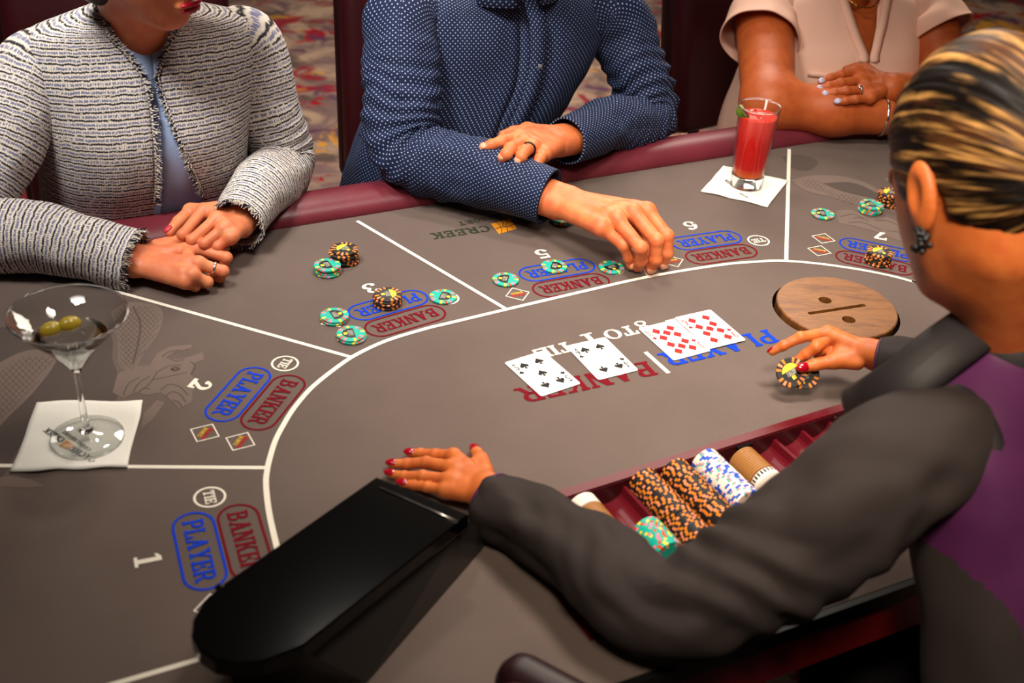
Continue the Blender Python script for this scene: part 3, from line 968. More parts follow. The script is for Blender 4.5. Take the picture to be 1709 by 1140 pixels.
# ------------------------------------------------------------------ chip tray
TRAY = root('chip_tray', TR((TR_A0 + TR_A1) / 2, TR_B1 / 2, -0.055), 'maroon plastic chip tray with rounded grooves sunk into the felt', 'chip tray')
def trbox(a0, a1, b0, b1, z0, z1):
    V = [TR(a, b, z) for z in (z0, z1) for a, b in ((a0, b1), (a1, b1), (a1, b0), (a0, b0))]
    return V, [(0, 3, 2, 1), (4, 5, 6, 7), (0, 1, 5, 4), (1, 2, 6, 5), (2, 3, 7, 6), (3, 0, 4, 7)]
RW = 0.013
for a0, a1, b0, b1 in ((TR_A0, TR_A1, 0, RW), (TR_A0, TR_A1, TR_B1 - RW, TR_B1), (TR_A0, TR_A0 + RW, RW, TR_B1 - RW), (TR_A1 - RW, TR_A1, RW, TR_B1 - RW)):
    V, F = trbox(a0, a1, b0, b1, -0.012, 0.0018)
    mk('rim', V, F, M['tray'], TRAY, smooth=False)
V, F = trbox(TR_A0 + RW, TR_A1 - RW, RW - 0.002, RW + 0.001, -0.06, -0.001)
mk('back_wall', V, F, M['tray_dark'], TRAY, smooth=False)
# groove geometry: ridge positions measured along the tray
rid = [(at(x, y, -0.010) - TRA) @ TRD for x, y in ((982, 821.5), (1037, 804.5), (1090, 788), (1140, 772.7), (1190, 757))]
PITCH_T = (rid[-1] - rid[0]) / 4
R0 = rid[0]
ZR, ZG = -0.010, -0.0275             # ridge top, groove bottom
NG = range(int((TR_A0 + RW - R0) / PITCH_T) - 1, int((TR_A1 - RW - R0) / PITCH_T) + 1)
for g in NG:
    a0 = R0 + g * PITCH_T; a1 = a0 + PITCH_T
    if a1 < TR_A0 + RW or a0 > TR_A1 - RW: continue
    mid = (a0 + a1) / 2
    xs, zs = [], []
    hw = PITCH_T / 2
    xs = [a0, a0 + 0.0022] + list(np.linspace(a0 + 0.0022, a1 - 0.0022, 15)[1:-1]) + [a1 - 0.0022, a1]
    zs = [ZR if abs(x - mid) > hw - 0.0023 else ZG + (ZR - ZG) * (1 - math.sqrt(max(0, 1 - ((x - mid) / (hw - 0.0022)) ** 2))) for x in xs]
    V, F = [], []
    nb = 2
    for b, dz in ((RW + 0.001, 0), (TR_B1 - RW, -0.002)):
        for x, z in zip(xs, zs): V.append(TR(min(max(x, TR_A0 + RW), TR_A1 - RW), b, z + dz))
        for x in (xs[-1], xs[0]): V.append(TR(min(max(x, TR_A0 + RW), TR_A1 - RW), b, -0.05))
    k = len(xs) + 2
    F = [(j, (j + 1) % k, (j + 1) % k + k, j + k) for j in range(k)] + [tuple(range(k - 1, -1, -1)), tuple(range(k, 2 * k))]
    mk('groove', V, F, M['tray'], TRAY, smooth=False)
for px in ((1063, 801), (1393, 697)):
    p = at(px[0], px[1], -0.006); a = (p - TRA) @ TRD
    c = TR(a, RW + 0.0018, -0.0065)
    V, F = ellipsoid(c, [TRD * 0.0036, np.array([0, 0, 0.0036]), TRN * 0.0012], 12, 6)
    s = mk('screw', V, F, M['tray_dark'], TRAY)
a = (at(1238, 741, -0.004) - TRA) @ TRD
V, F = trbox(a - 0.012, a + 0.012, RW + 0.0005, RW + 0.004, -0.008, -0.002)
mk('lock_plate', V, F, M['black_metal'], TRAY, smooth=False)

# ------------------------------------------------------------------ chips
CT, CRAD = 0.0033, 0.0198
chipmats = {}
cm = lambda n, r, g, b: mat(n, lin(r, g, b), 0.5, spec=0.4)
C_BLACK, C_ORANGE, C_SALMON = cm('chip_black', 30, 28, 28), cm('chip_orange', 216, 124, 30), cm('chip_salmon', 240, 140, 96)
C_TEAL, C_YEL, C_RED, C_PINK = cm('chip_teal', 10, 170, 150), cm('chip_yellow', 238, 210, 56), cm('chip_red', 204, 66, 32), cm('chip_pink', 236, 120, 150)
C_WHITE, C_BLUE = cm('chip_white', 232, 218, 206), cm('chip_blue', 36, 84, 190)
C_TAN = cm('chip_tan', 150, 102, 50)
C_INK = mat('chip_inlay_black', lin(26, 26, 26), 0.35)
C_LET = mat('chip_lettering', lin(196, 192, 176), 0.5)
def chip_mesh(name, base, pats, mats, top=True, t=CT, r=CRAD):
    n = len(pats)
    rad = [(r - 0.0012, 0), (r, 0.0006), (r, t - 0.0006), (r - 0.0010, t), (0.0132, t)]
    V, F, Mi = [], [], []
    for rr, z in rad:
        for i in range(n):
            a = 2 * math.pi * i / n
            V.append((rr * math.cos(a), rr * math.sin(a), z))
    for k in range(len(rad) - 1):
        for i in range(n):
            j = (i + 1) % n
            F.append((k * n + i, k * n + j, (k + 1) * n + j, (k + 1) * n + i)); Mi.append(pats[i])
    F.append(tuple(range(n - 1, -1, -1))); Mi.append(0)
    F.append(tuple((len(rad) - 1) * n + i for i in range(n))); Mi.append(0)
    return mesh(name, V, F, mats, None, Mi, False)
CHIP = {
 'black': chip_mesh('black_chip', 0, [1, 1, 0, 0, 2, 2, 0, 0, 1, 1, 0, 0, 0, 0, 0, 0] * 4, [C_BLACK, C_ORANGE, C_SALMON]),
 'teal': chip_mesh('teal_chip', 0, [1, 1, 0, 0, 2, 2, 0, 0, 3, 3, 0, 0, 0, 0, 0, 0] * 4, [C_TEAL, C_YEL, C_RED, C_PINK]),
 'white': chip_mesh('white_chip', 0, [0, 0, 1, 1, 1, 0, 0, 2, 3, 0, 0, 0] * 4, [C_WHITE, C_BLUE, C_PINK, C_TEAL]),
 'plain': chip_mesh('plain_disc', 0, [0] * 40, [C_WHITE]),
 'tan': chip_mesh('tan_chip', 0, [0] * 40, [C_TAN]),
}
def seg_poly(r, y0, y1, z, n=24):
    xs = []
    a0, a1 = math.asin(max(-1, y0 / r)), math.asin(min(1, y1 / r))
    A = np.linspace(a0, a1, n)
    return [(r * math.cos(a), r * math.sin(a), z) for a in A] + [(-r * math.cos(a), r * math.sin(a), z) for a in A[::-1]]
def inlay_meshes(kind):
    r = 0.0122; z = CT + 0.0001
    mb = MB()
    if kind == 'black':
        p = seg_poly(r, -r, 0.0035, z); mb.add(p, [tuple(range(len(p)))], 0)
        p = seg_poly(r, 0.0035, r, z); mb.add(p, [tuple(range(len(p)))], 1)
        ink = mb.me('inlay', [C_INK, C_YEL])
    else:
        p = seg_poly(r, -0.0045, r, z); mb.add(p, [tuple(range(len(p)))], 0)
        ink = mb.me('inlay', [C_INK])
    mb = MB()
    s = 0.0026; cy = -0.0072 if kind == 'black' else 0.0078
    mb.add([(-s, cy - s, z + 0.0001), (s, cy - s, z + 0.0001), (s, cy + s, z + 0.0001), (-s, cy + s, z + 0.0001)], [(0, 1, 2, 3)])
    em = mb.me('chip_emblem', [C_YEL])
    mb = MB()
    for s_, y in (('CACHE', 0.0014), ('CREEK', -0.0022)):
        V2, F = text2d(s_, 0.0030, 0.1, 0.95)
        mb.add(np.c_[V2[:, 0], V2[:, 1] + y + (0 if kind == 'black' else 0.0012), z + 0.0001 + 1.5e-5 * ((np.arange(len(V2)) // 4) % 11)], F)
    return ink, em, mb.me('chip_lettering', [C_LET])
INL = {k: inlay_meshes(k) for k in ('black', 'teal')}
ORD = ['bottom', 'second', 'third', 'fourth', 'fifth', 'sixth', 'seventh', 'eighth', 'ninth']
CNAME = {'black': 'black and orange', 'teal': 'teal'}
def dress(o, kind):
    ink, em, le = INL[kind]
    i = put('inlay', ink, (0, 0, 0), parent=o)
    put('emblem', em, (0, 0, 0), parent=i)
    put('lettering', le, (0, 0, 0), parent=i)
def stack(kind, top, n, where, ang=None, jit=0.0012):
    c = at(top[0], top[1], n * CT)
    for i in range(n):
        a = random.uniform(0, 6.28)
        j = np.array([random.gauss(0, jit), random.gauss(0, jit), 0]) if i < n - 1 else np.zeros(3)
        if i == n - 1 and ang is not None: a = math.radians(ang)
        o = put('casino_chip', CHIP[kind], (c[0] + j[0], c[1] + j[1], 0.0008 + i * CT), (0, 0, a))
        if n == 1: lab = f'single {CNAME[kind]} chip lying {where}'
        else:
            w = 'top chip' if i == n - 1 else 'bottom chip' if i == 0 else ORD[i] + ' chip up'
            lab = f'{w} of {CNAME[kind]} stack {where}'
        props(o, lab, 'chip', 'chips on the felt')
        if i == n - 1: dress(o, kind)
stack('black', (575, 415), 7, 'between the tweed sleeve and spot 3', 60, 0.0022)
stack('teal', (546.5, 442), 4, 'touching a black stack by spot 3', 120)
stack('black', (647.5, 491), 5, 'on the PLAYER box of spot 3', -70, 0.0018)
stack('teal', (558.5, 526), 2, 'on the bonus diamond of spot 3', -60)
stack('teal', (586, 556.5), 2, 'beside the BANKER box of spot 3', 110)
stack('teal', (739.5, 494.5), 1, 'on the TIE circle of spot 3', -100)
stack('teal', (843.8, 466), 1, 'above the bonus diamond of spot 5', 85)
stack('teal', (924.8, 444), 1, 'on the PLAYER box of spot 5', -100)
stack('teal', (1020.6, 445.5), 1, 'on the TIE circle of spot 5 beside fingers', -150)
stack('teal', (939, 363), 2, 'under the wrist of the man in blue', 80)
stack('black', (962, 361), 2, 'behind the wrist of the man in blue', 40)
stack('teal', (1373.4, 356.5), 1, 'on the printed dragon near spot 7', 90)
stack('teal', (1454.5, 341), 4, 'on the printed dragon near spot 7', 110)
stack('black', (1486, 321), 7, 'on the printed dragon near spot 7', 60)
stack('black', (1469, 420), 6, 'on the BANKER box of spot 7', 40)
stack('teal', (1083, 436), 1, 'under the fingertips of the man in blue', 0)

# chips lying on edge in the tray grooves
def column(kind, groove, b0, n, label, name='casino_chip', gap_at=None, r=CRAD):
    mid = R0 + (groove + 0.5) * PITCH_T
    b = b0
    ay = math.atan2(TRN[1], TRN[0])
    for i in range(n):
        if gap_at is not None and i == gap_at: b += 0.0012
        p = TR(mid, b, ZG + 0.0004 + CRAD - (CRAD - r) - 0.0016 * (b / TR_B1))
        o = put(name, CHIP[kind], p)
        o.rotation_euler = (Matrix.Rotation(ay, 3, 'Z') @ Matrix.Rotation(math.pi / 2, 3, 'Y') @ Matrix.Rotation(random.uniform(0, 6.28), 3, 'Z')).to_euler()
        props(o, label, 'chip', 'chips on edge in the tray: ' + name + ' ' + kind + ' ' + str(groove))
        b += CT + 0.00005
column('black', 1, RW + 0.004, 46, 'black and orange chip on edge in tray groove beside the empty one', gap_at=24)
column('black', 2, RW + 0.004, 46, 'black and orange chip on edge in tray groove beside the white chips', gap_at=24)
column('white', 3, RW + 0.004, 26, 'white chip with blue spots on edge in the tray')
column('tan', 4, RW + 0.020, 12, 'plain tan chip on edge between white chips and marker disc')
column('teal', 0, RW + 0.078, 14, 'teal chip on edge in the near-empty tray groove')
# white button after the tan chips
a4 = R0 + 4.5 * PITCH_T
V, F = lathe([(0, 0), (0.0185, 0), (0.0195, 0.001), (0.0195, 0.010), (0.0185, 0.012), (0, 0.012)], 40)
mbk = MB()
me = mesh('dealer_button', V, F, [C_WHITE], None, None, True)
bo = put('dealer_button', me, TR(a4, RW + 0.062, ZG + 0.0004 + CRAD))
bo.rotation_euler = (Matrix.Rotation(math.atan2(TRN[1], TRN[0]), 3, 'Z') @ Matrix.Rotation(math.pi / 2, 3, 'Y')).to_euler()
props(bo, 'thick white marker disc with black ticks at the end of the tan chips', 'marker')
mb = MB()
for i in range(26):
    a = 2 * math.pi * i / 26
    V = []
    for da in (-0.06, 0.06):
        for z in (0.0015, 0.0075): V.append((0.01962 * math.cos(a + da), 0.01962 * math.sin(a + da), z))
    mb.add(V, [(0, 2, 3, 1)])
put('edge_tick', mb.me('edge_tick', [M['black_print']]), (0, 0, 0), parent=bo)['kind'] = 'stuff'
column('plain', -1, RW + 0.012, 5, 'white disc on edge at the tray end by the sleeve', 'marker_disc')
column('tan', -1, RW + 0.030, 9, 'tan chip on edge behind the white discs by the sleeve')

# ------------------------------------------------------------------ playing cards
CW, CH = 0.0628, 0.0889
def rrect(w, h, r, n=5):
    P = []
    for cx, cy, a0 in ((w / 2 - r, h / 2 - r, 0), (-w / 2 + r, h / 2 - r, 90), (-w / 2 + r, -h / 2 + r, 180), (w / 2 - r, -h / 2 + r, 270)):
        for i in range(n + 1):
            a = math.radians(a0 + 90 * i / n)
            P.append((cx + r * math.cos(a), cy + r * math.sin(a)))
    return P
V, F = prism(rrect(CW, CH, 0.0034), 0, 0.0006)
card_me = mesh('playing_card', V, F, [M['card'], M['card_edge']], None, [1, 0] + [1] * (len(F) - 2), False)
def pip_me(kind, s):
    z = 0.0007
    if kind == 'diamond':
        P = [(s * 0.42, 0), (0, s * 0.5), (-s * 0.42, 0), (0, -s * 0.5)]
        return mesh('pip', [(x, y, z) for x, y in P], [(0, 1, 2, 3)], [M['card_red']], None, None, False)
    mb = MB()
    L = smooth_path(np.array([(0, 0.5, 0), (0.16, 0.28, 0), (0.40, 0.02, 0), (0.40, -0.20, 0), (0.22, -0.27, 0), (0.05, -0.16, 0)]), 14)
    P = [(x, y) for x, y, _ in L] + [(-x, y) for x, y, _ in L[::-1]][:-1]
    mb.add([(x * s, y * s, z) for x, y in P], [tuple(range(len(P) - 1, -1, -1))])
    z += 3e-5
    mb.add([(-0.04 * s, -0.1 * s, z), (0.04 * s, -0.1 * s, z), (0.16 * s, -0.5 * s, z), (-0.16 * s, -0.5 * s, z)], [(0, 3, 2, 1)])
    return mb.me('pip', [M['card_black']])
PIPS = {'spade': (pip_me('spade', 0.0155), pip_me('spade', 0.0085)), 'diamond': (pip_me('diamond', 0.0165), pip_me('diamond', 0.0085))}
POS = {4: [(-1, 1), (1, 1), (-1, -1), (1, -1)], 5: [(-1, 1), (1, 1), (0, 0), (-1, -1), (1, -1)],
       9: [(-1, 1), (1, 1), (-1, .34), (1, .34), (0, 0), (-1, -.34), (1, -.34), (-1, -1), (1, -1)],
       10: [(-1, 1), (1, 1), (-1, .34), (1, .34), (0, .67), (0, -.67), (-1, -.34), (1, -.34), (-1, -1), (1, -1)]}
def card(rank, suit, corners, z, label):
    P = [at(*c, z) for c in corners]
    c = (P[0] + P[2]) / 2 if len(P) == 4 else None
    xd = nrm((P[1] - P[0]) + (P[2] - P[3]))
    a = math.atan2(xd[1], xd[0])
    o = put('playing_card', card_me, (c[0], c[1], z), (0, 0, a))
    props(o, label, 'playing card')
    big, small = PIPS[suit]
    for x, y in POS[rank]:
        put('pip', big, (x * CW * 0.19, y * CH * (0.29 if rank < 6 else 0.31), 0), (0, 0, math.pi if y < 0 else 0), o)
    V2, F = text2d(str(rank), 0.0150, 0.02, 0.60 if rank < 10 else 0.48)
    ime = mesh('index', np.c_[V2, 0.0007 + 2.5e-5 * ((np.arange(len(V2)) // 4) % 11)], F, [M['card_black' if suit == 'spade' else 'card_red']], None, None, False)
    for s in (1, -1):
        put('index', ime, (-s * CW * 0.385, s * CH * 0.300, 0), (0, 0, 0 if s > 0 else math.pi), o)
        put('pip', small, (-s * CW * 0.385, s * CH * 0.145, 0), (0, 0, 0 if s > 0 else math.pi), o)
card(5, 'spade', [(841.7, 605.8), (906.4, 585.8), (969, 640.6), (903.6, 662.3)], 0.001, 'five of spades lying face up on the red BANKER lettering')
card(4, 'spade', [(944.8, 578.3), (1009.6, 563.7), (1065.2, 618), (998.5, 634.8)], 0.001, 'four of spades lying face up on the red BANKER lettering')
card(10, 'diamond', [(1066.4, 548.3), (1128, 533), (1185.3, 586.3), (1123.9, 602)], 0.001, 'ten of diamonds lying face up on the blue PLAYER lettering')
card(9, 'diamond', [(1126.4, 531), (1186, 517.5), (1244.1, 567.7), (1184.3, 582.2)], 0.0019, 'nine of diamonds lying face up over the edge of the ten')

# ------------------------------------------------------------------ napkins
def napkin(corners, label, seed, amp=0.0016):
    P = [at(*c) for c in corners]
    n = 22
    V, F = [], []
    for layer in (1, 0):
        for i in range(n + 1):
            for j in range(n + 1):
                a, b = i / n, j / n
                p = (P[0] * (1 - a) + P[1] * a) * (1 - b) + (P[3] * (1 - a) + P[2] * a) * b
                e = float(vnoise(a * 4 + seed, b * 4, seed)) ; e2 = float(vnoise(a * 5, b * 5 + seed, 3.3))
                edge = max(abs(a - .5), abs(b - .5)) * 2
                p = p + np.array([e, e2, 0]) * 0.0022 * edge ** 3
                p[2] = 0.0009 + 0.0022 * layer + max(0, amp * (e + 0.6) * edge ** 2) + (0.0025 * max(0, (a - .5) + (b - .5) - .7) * layer)
                V.append(p)
    m = (n + 1) ** 2
    for i in range(n):
        for j in range(n):
            q = (i * (n + 1) + j, (i + 1) * (n + 1) + j, (i + 1) * (n + 1) + j + 1, i * (n + 1) + j + 1)
            F.append(q[::-1]); F.append(tuple(k + m for k in q))
    bd = [i * (n + 1) for i in range(n + 1)] + [n * (n + 1) + j for j in range(1, n + 1)] + [i * (n + 1) + n for i in range(n - 1, -1, -1)] + [j for j in range(n - 1, 0, -1)]
    for k in range(len(bd)):
        a, b = bd[k], bd[(k + 1) % len(bd)]
        F.append((a, b, b + m, a + m))
    o = mk('cocktail_napkin', V, F, M['napkin'])
    return props(o, label, 'napkin')
NZ = 0.0036
np1 = napkin([(62, 676), (240, 672), (214, 783), (20, 790)], 'white cocktail napkin with resort lettering under the martini glass', 2.0)
np2 = napkin([(1171, 321), (1208, 279), (1314, 305), (1282, 347)], 'white cocktail napkin under the tall red drink', 9.0)
def nap_text(par, s, p0, p1, h, name='napkin_lettering'):
    a, b = at(*p0, NZ), at(*p1, NZ)
    w = sum(GL[c][0] + 0.12 for c in s) - 0.12
    V2, F = text2d(s, 1.0, 0.12, 1.0)
    V2 = V2 * np.array([np.linalg.norm(b - a) / w, h]); d = nrm(b - a)
    mk(name, on_plane(V2, (a + b) / 2, d, rot90(d), 0.0003), F, M['black_print'], par, smooth=False)
nap_text(np1, 'CACHE', (158, 770), (119, 748), 0.0085)
nap_text(np1, 'CREEK', (105, 736), (76, 717), 0.0085)
nap_text(np1, 'CASINO RESORT', (150, 752), (106, 720), 0.0048)
emblem([at(98, 744, NZ), at(113, 750, NZ), at(125, 743, NZ), at(111, 735, NZ)], 0.0003, np1, (M['orange_print'], M['napkin']))
nap_text(np2, 'CREEK', (1226, 312), (1210, 300), 0.0075)
nap_text(np2, 'RESORT', (1248, 330), (1234, 322), 0.005)

# ------------------------------------------------------------------ martini
def height_at(base, py):
    lo, hi = 0.0, 0.5
    for _ in range(50):
        md = (lo + hi) / 2
        d = base + np.array([0, 0, md]) - CPOS
        y = 570 - F_PX * (d @ CU) / (d @ CF)
        if y > py: lo = md
        else: hi = md
    return lo
mb_ = at(146, 731, NZ)
h_rim, h_bot = height_at(mb_, 523), height_at(mb_, 612)
d = mb_ + np.array([0, 0, h_rim]) - CPOS
R_RIM = 98 / (F_PX / (d @ CF)); d = mb_ - CPOS; R_BASE = 59 / (F_PX / (d @ CF))
MG = root('martini_glass', mb_, 'clear stemmed martini glass on the lettered napkin', 'glass')
def lmk(name, prof, c, m, parent, n=64):
    V, F = lathe(prof, n)
    return mk(name, V + c, F, m, parent)
z0 = 0.0008
lmk('foot', [(0, z0), (R_BASE, z0), (R_BASE + 0.0006, z0 + 0.0007), (R_BASE, z0 + 0.0014), (R_BASE * 0.6, 0.0034), (0.012, 0.0062), (0.0072, 0.0095), (0, 0.0096)], mb_, M['glass'], MG)
lmk('stem', [(0, 0.0097), (0.0068, 0.0098), (0.0085, 0.012), (0.0066, 0.0145), (0.0052, 0.018), (0.0040, 0.035), (0.0035, 0.06), (0.0040, h_bot - 0.012), (0.0058, h_bot - 0.001), (0, h_bot - 0.001)], mb_, M['base_glass'], MG, 32)
tk = 0.0013
bowl = [(0, h_bot - 0.0008), (0.0058, h_bot - 0.0006), (0.012, h_bot + 0.004), (0.030, h_bot + (h_rim - h_bot) * 0.42), (R_RIM, h_rim - 0.0006), (R_RIM, h_rim), (R_RIM - tk, h_rim), (0.030 - tk, h_bot + (h_rim - h_bot) * 0.42 + 0.0006), (0.010, h_bot + 0.0055), (0.003, h_bot + 0.003), (0, h_bot + 0.0028)]
lmk('bowl', bowl, mb_, M['glass'], MG)
V, F = torus(mb_ + np.array([0, 0, h_rim]), (0, 0, 1), R_RIM - 0.0006, 0.0009, 80, 8, (1, 0, 0)); mk('rim', V, F, M['base_glass'], MG)
V, F = torus(mb_ + np.array([0, 0, 0.0016]), (0, 0, 1), R_BASE, 0.0008, 72, 8, (1, 0, 0)); mk('foot_edge', V, F, M['base_glass'], MG)
hl_ = h_bot + (h_rim - h_bot) * 0.60
slope = (R_RIM - tk - 0.030 + tk) / (h_rim - (h_bot + (h_rim - h_bot) * 0.42))
r_l = 0.030 - tk + slope * (hl_ - (h_bot + (h_rim - h_bot) * 0.42)) 
liq = [(0, h_bot + 0.0030), (0.003, h_bot + 0.0032), (0.0098, h_bot + 0.0057), (0.0298 - tk, h_bot + (h_rim - h_bot) * 0.42 + 0.0008), (r_l - 0.0003, hl_ - 0.0003), (r_l - 0.0006, hl_), (0, hl_)]
ml = lmk('martini_drink', liq, mb_, M['gin'], None)
props(ml, 'clear drink filling the martini glass around the olives', 'drink')
def olive(px, z, label, ax):
    c = at(px[0], px[1], z)
    t, s, u = frame(ax, (0, 0, 1))
    V, F = ellipsoid(c, [t * 0.0135, s * 0.0098, u * 0.0098], 24, 14)
    o = mk('olive', V, F, M['olive'])
    props(o, label, 'olive', 'olives in the martini')
    V, F = ellipsoid(c + t * 0.0125, [t * 0.0016, s * 0.003, u * 0.003], 12, 6)
    mk('pimento', V, F, M['pimento'], o)
    return c, t
zo = NZ + hl_ - 0.001
ax = at(131, 537, zo) - at(66, 557, zo)
c1, t1 = olive((86, 551), zo, 'green olive with the pick end sticking out of it', -ax)
c2, t2 = olive((116, 542), zo + 0.002, 'green olive skewered behind the first, nearer the middle of the glass', ax)
V, F, _ = tube([c1 - t2 * 0.034 + np.array([0, 0, .006]), c1, c2 + t2 * 0.014], [0.0011, 0.001, 0.0008], 8, 8)
props(mk('cocktail_pick', V, F, M['black_plastic']), 'thin dark pick through the two martini olives', 'cocktail pick')

# ------------------------------------------------------------------ tall red drink
hb = at(1245, 309, NZ)
hh = height_at(hb, 177)
d = hb + np.array([0, 0, hh]) - CPOS; R1 = 35.5 / (F_PX / (d @ CF)); d = hb - CPOS; R0g = 27 / (F_PX / (d @ CF))
HG = root('highball_glass', hb, 'tall tapered clear highball glass on a napkin', 'glass')
rz = lambda z: R0g + (R1 - R0g) * z / hh
zb = 0.0225
lmk('tumbler', [(R0g - 0.0003, zb * 0.5), (R1, hh - 0.0006), (R1 - 0.0006, hh), (R1 - 0.0018, hh - 0.0004), (rz(zb) - 0.0020, zb + 0.001)], hb, M['tumbler_glass'], HG)
lmk('glass_base', [(0, 0.0008), (R0g - 0.002, 0.0008), (R0g - 0.0006, 0.002), (rz(zb) - 0.0012, zb - 0.001), (rz(zb) - 0.003, zb), (0, zb)], hb, M['base_glass'], HG)
V, F = torus(hb + np.array([0, 0, hh]), (0, 0, 1), R1 - 0.0009, 0.0009, 64, 8, (1, 0, 0)); mk('rim', V, F, M['base_glass'], HG)
zl = hh * 0.885
dr = lmk('red_cocktail', [(0, zb + 0.0003), (rz(zb) - 0.005, zb + 0.0004), (rz(zb) - 0.0028, zb + 0.0022), (rz(zl) - 0.0024, zl - 0.0004), (rz(zl) - 0.0028, zl), (0, zl)], hb, M['drink'], None)
props(dr, 'bright red iced cocktail filling the highball glass', 'drink')
def rbox_mesh(sx, sy, sz, r, seg=2):
    b = bmesh.new()
    bmesh.ops.create_cube(b, size=1.0)
    for v in b.verts: v.co = Vector((v.co.x * sx, v.co.y * sy, v.co.z * sz))
    bmesh.ops.bevel(b, geom=list(b.edges), offset=r, segments=seg, profile=0.5, affect='EDGES')
    b.verts.index_update()
    V = np.array([v.co[:] for v in b.verts]); F = [[v.index for v in f.verts] for f in b.faces]
    b.free()
    return V, F
V, F = rbox_mesh(0.021, 0.021, 0.018, 0.004)
ice_me = mesh('ice_cube', V, F, [M['ice']])
for i, (x, y, z) in enumerate([(0.006, -0.006, zl - 0.004), (-0.010, 0.009, zl - 0.006), (0.011, 0.011, zl - 0.016), (-0.004, -0.009, zl - 0.028), (0.005, 0.006, zl - 0.042), (-0.007, 0.003, zl - 0.060)]):
    o = put('ice_cube', ice_me, hb + np.array([x, y, z]), (i * 0.7 + 0.3, i * 1.1, i * 0.5))
    props(o, 'clear ice cube in the red cocktail', 'ice cube', 'ice in the red drink')
# lime wedge
lc = at(1246, 186, hh - 0.012 + NZ)
tt, ss, uu = frame(nrm(TU * -0.9 + TV * 0.2), (0.15, -0.25, 1))
mbp = MB(); mbf = MB()
na = 14
Rl = 0.0175
pk = []
for i in range(na + 1):
    a = math.pi * i / na
    prof_ = []
    for j in range(9):
        b = -0.5 + j / 8
        w = 0.85 * b
        dirv = tt * math.cos(a) + uu * 0
        p = lc + (ss * math.cos(a)) * Rl + (tt * math.cos(w) + uu * math.sin(w)) * Rl * math.sin(a)
        prof_.append(p)
    pk.append(prof_)
V = [p for r_ in pk for p in r_]
F = [(i * 9 + j, i * 9 + j + 1, (i + 1) * 9 + j + 1, (i + 1) * 9 + j) for i in range(na) for j in range(8)]
V2_ = [lc + ss * Rl, lc - ss * Rl]
n0 = len(V)
Ff = []
VV = V + V2_
for side in (0, 8):
    for i in range(na): Ff.append((n0, i * 9 + side, (i + 1) * 9 + side) if side else (n0, (i + 1) * 9 + side, i * 9 + side))
    Ff.append((n0, na * 9 + side, n0 + 1) if side else (n0, n0 + 1, na * 9 + side))
lo = mk('lime_wedge', VV, F + Ff, [M['lime_peel'], M['lime_flesh']], None, None, [0] * len(F) + [1] * len(Ff))
props(lo, 'green lime wedge inside the rim of the highball glass', 'lime wedge')

# ------------------------------------------------------------------ black card shoe
SHOE = root('card_shoe', np.r_[at(560, 960)[:2], 0], 'glossy black card shoe with a rounded end beside the dealer', 'card shoe')
ZT = 0.078
top = [(630, 795), (367, 976), (338, 1003), (322, 1032), (319, 1060), (332, 1084), (358, 1102), (395, 1108), (440, 1104), (507, 1077), (782, 857)]
P = [at(*q, ZT) for q in top]
V, F = bev_prism([p[:2] for p in P], ZT - 0.020, ZT, 0.0022)
mk('lid', V, F, M['black_gloss'], SHOE, smooth=False)['label'] = 'glossy black lid'
bt = [at(700, 872, 0), at(440, 1040, 0), at(392, 1150, 0), at(613, 1140, 0), at(826, 893, 0)]
tp = [at(634, 806, ZT - 0.02), at(400, 966, ZT - 0.02), at(372, 1092, ZT - 0.02), at(505, 1087, ZT - 0.02), at(779, 869, ZT - 0.02)]
n = 5
V = [p + np.array([0, 0, 0.0009]) for p in bt] + tp
F = [(4, 3, 2, 1, 0), (5, 6, 7, 8, 9)] + [(i, (i + 1) % n, (i + 1) % n + n, i + n) for i in range(n)]
mk('body', V, F, M['smoke_side'], SHOE, smooth=False)
p0, p1 = at(634, 814, ZT + 0.0005), at(764, 871, ZT + 0.0005)
V, F, _ = tube([p0, p1], [0.0014, 0.0014], 8, 4)
mk('lid_seam', V, F, M['steel'], SHOE)
kc = at(498, 1088, ZT - 0.012)
V, F = ellipsoid(kc, [np.array([0.006, 0.003, 0]), np.array([-0.002, 0.004, 0]), np.array([0, 0, 0.0085])], 14, 8)
mk('knob', V, F, M['steel'], SHOE)
hc = at(369, 982, ZT - 0.004)
V, F = ellipsoid(hc, [np.array([0.006, 0.0, 0]), np.array([0, 0.004, 0]), np.array([0, 0, 0.005])], 12, 8)
mk('hinge', V, F, M['black_metal'], SHOE)

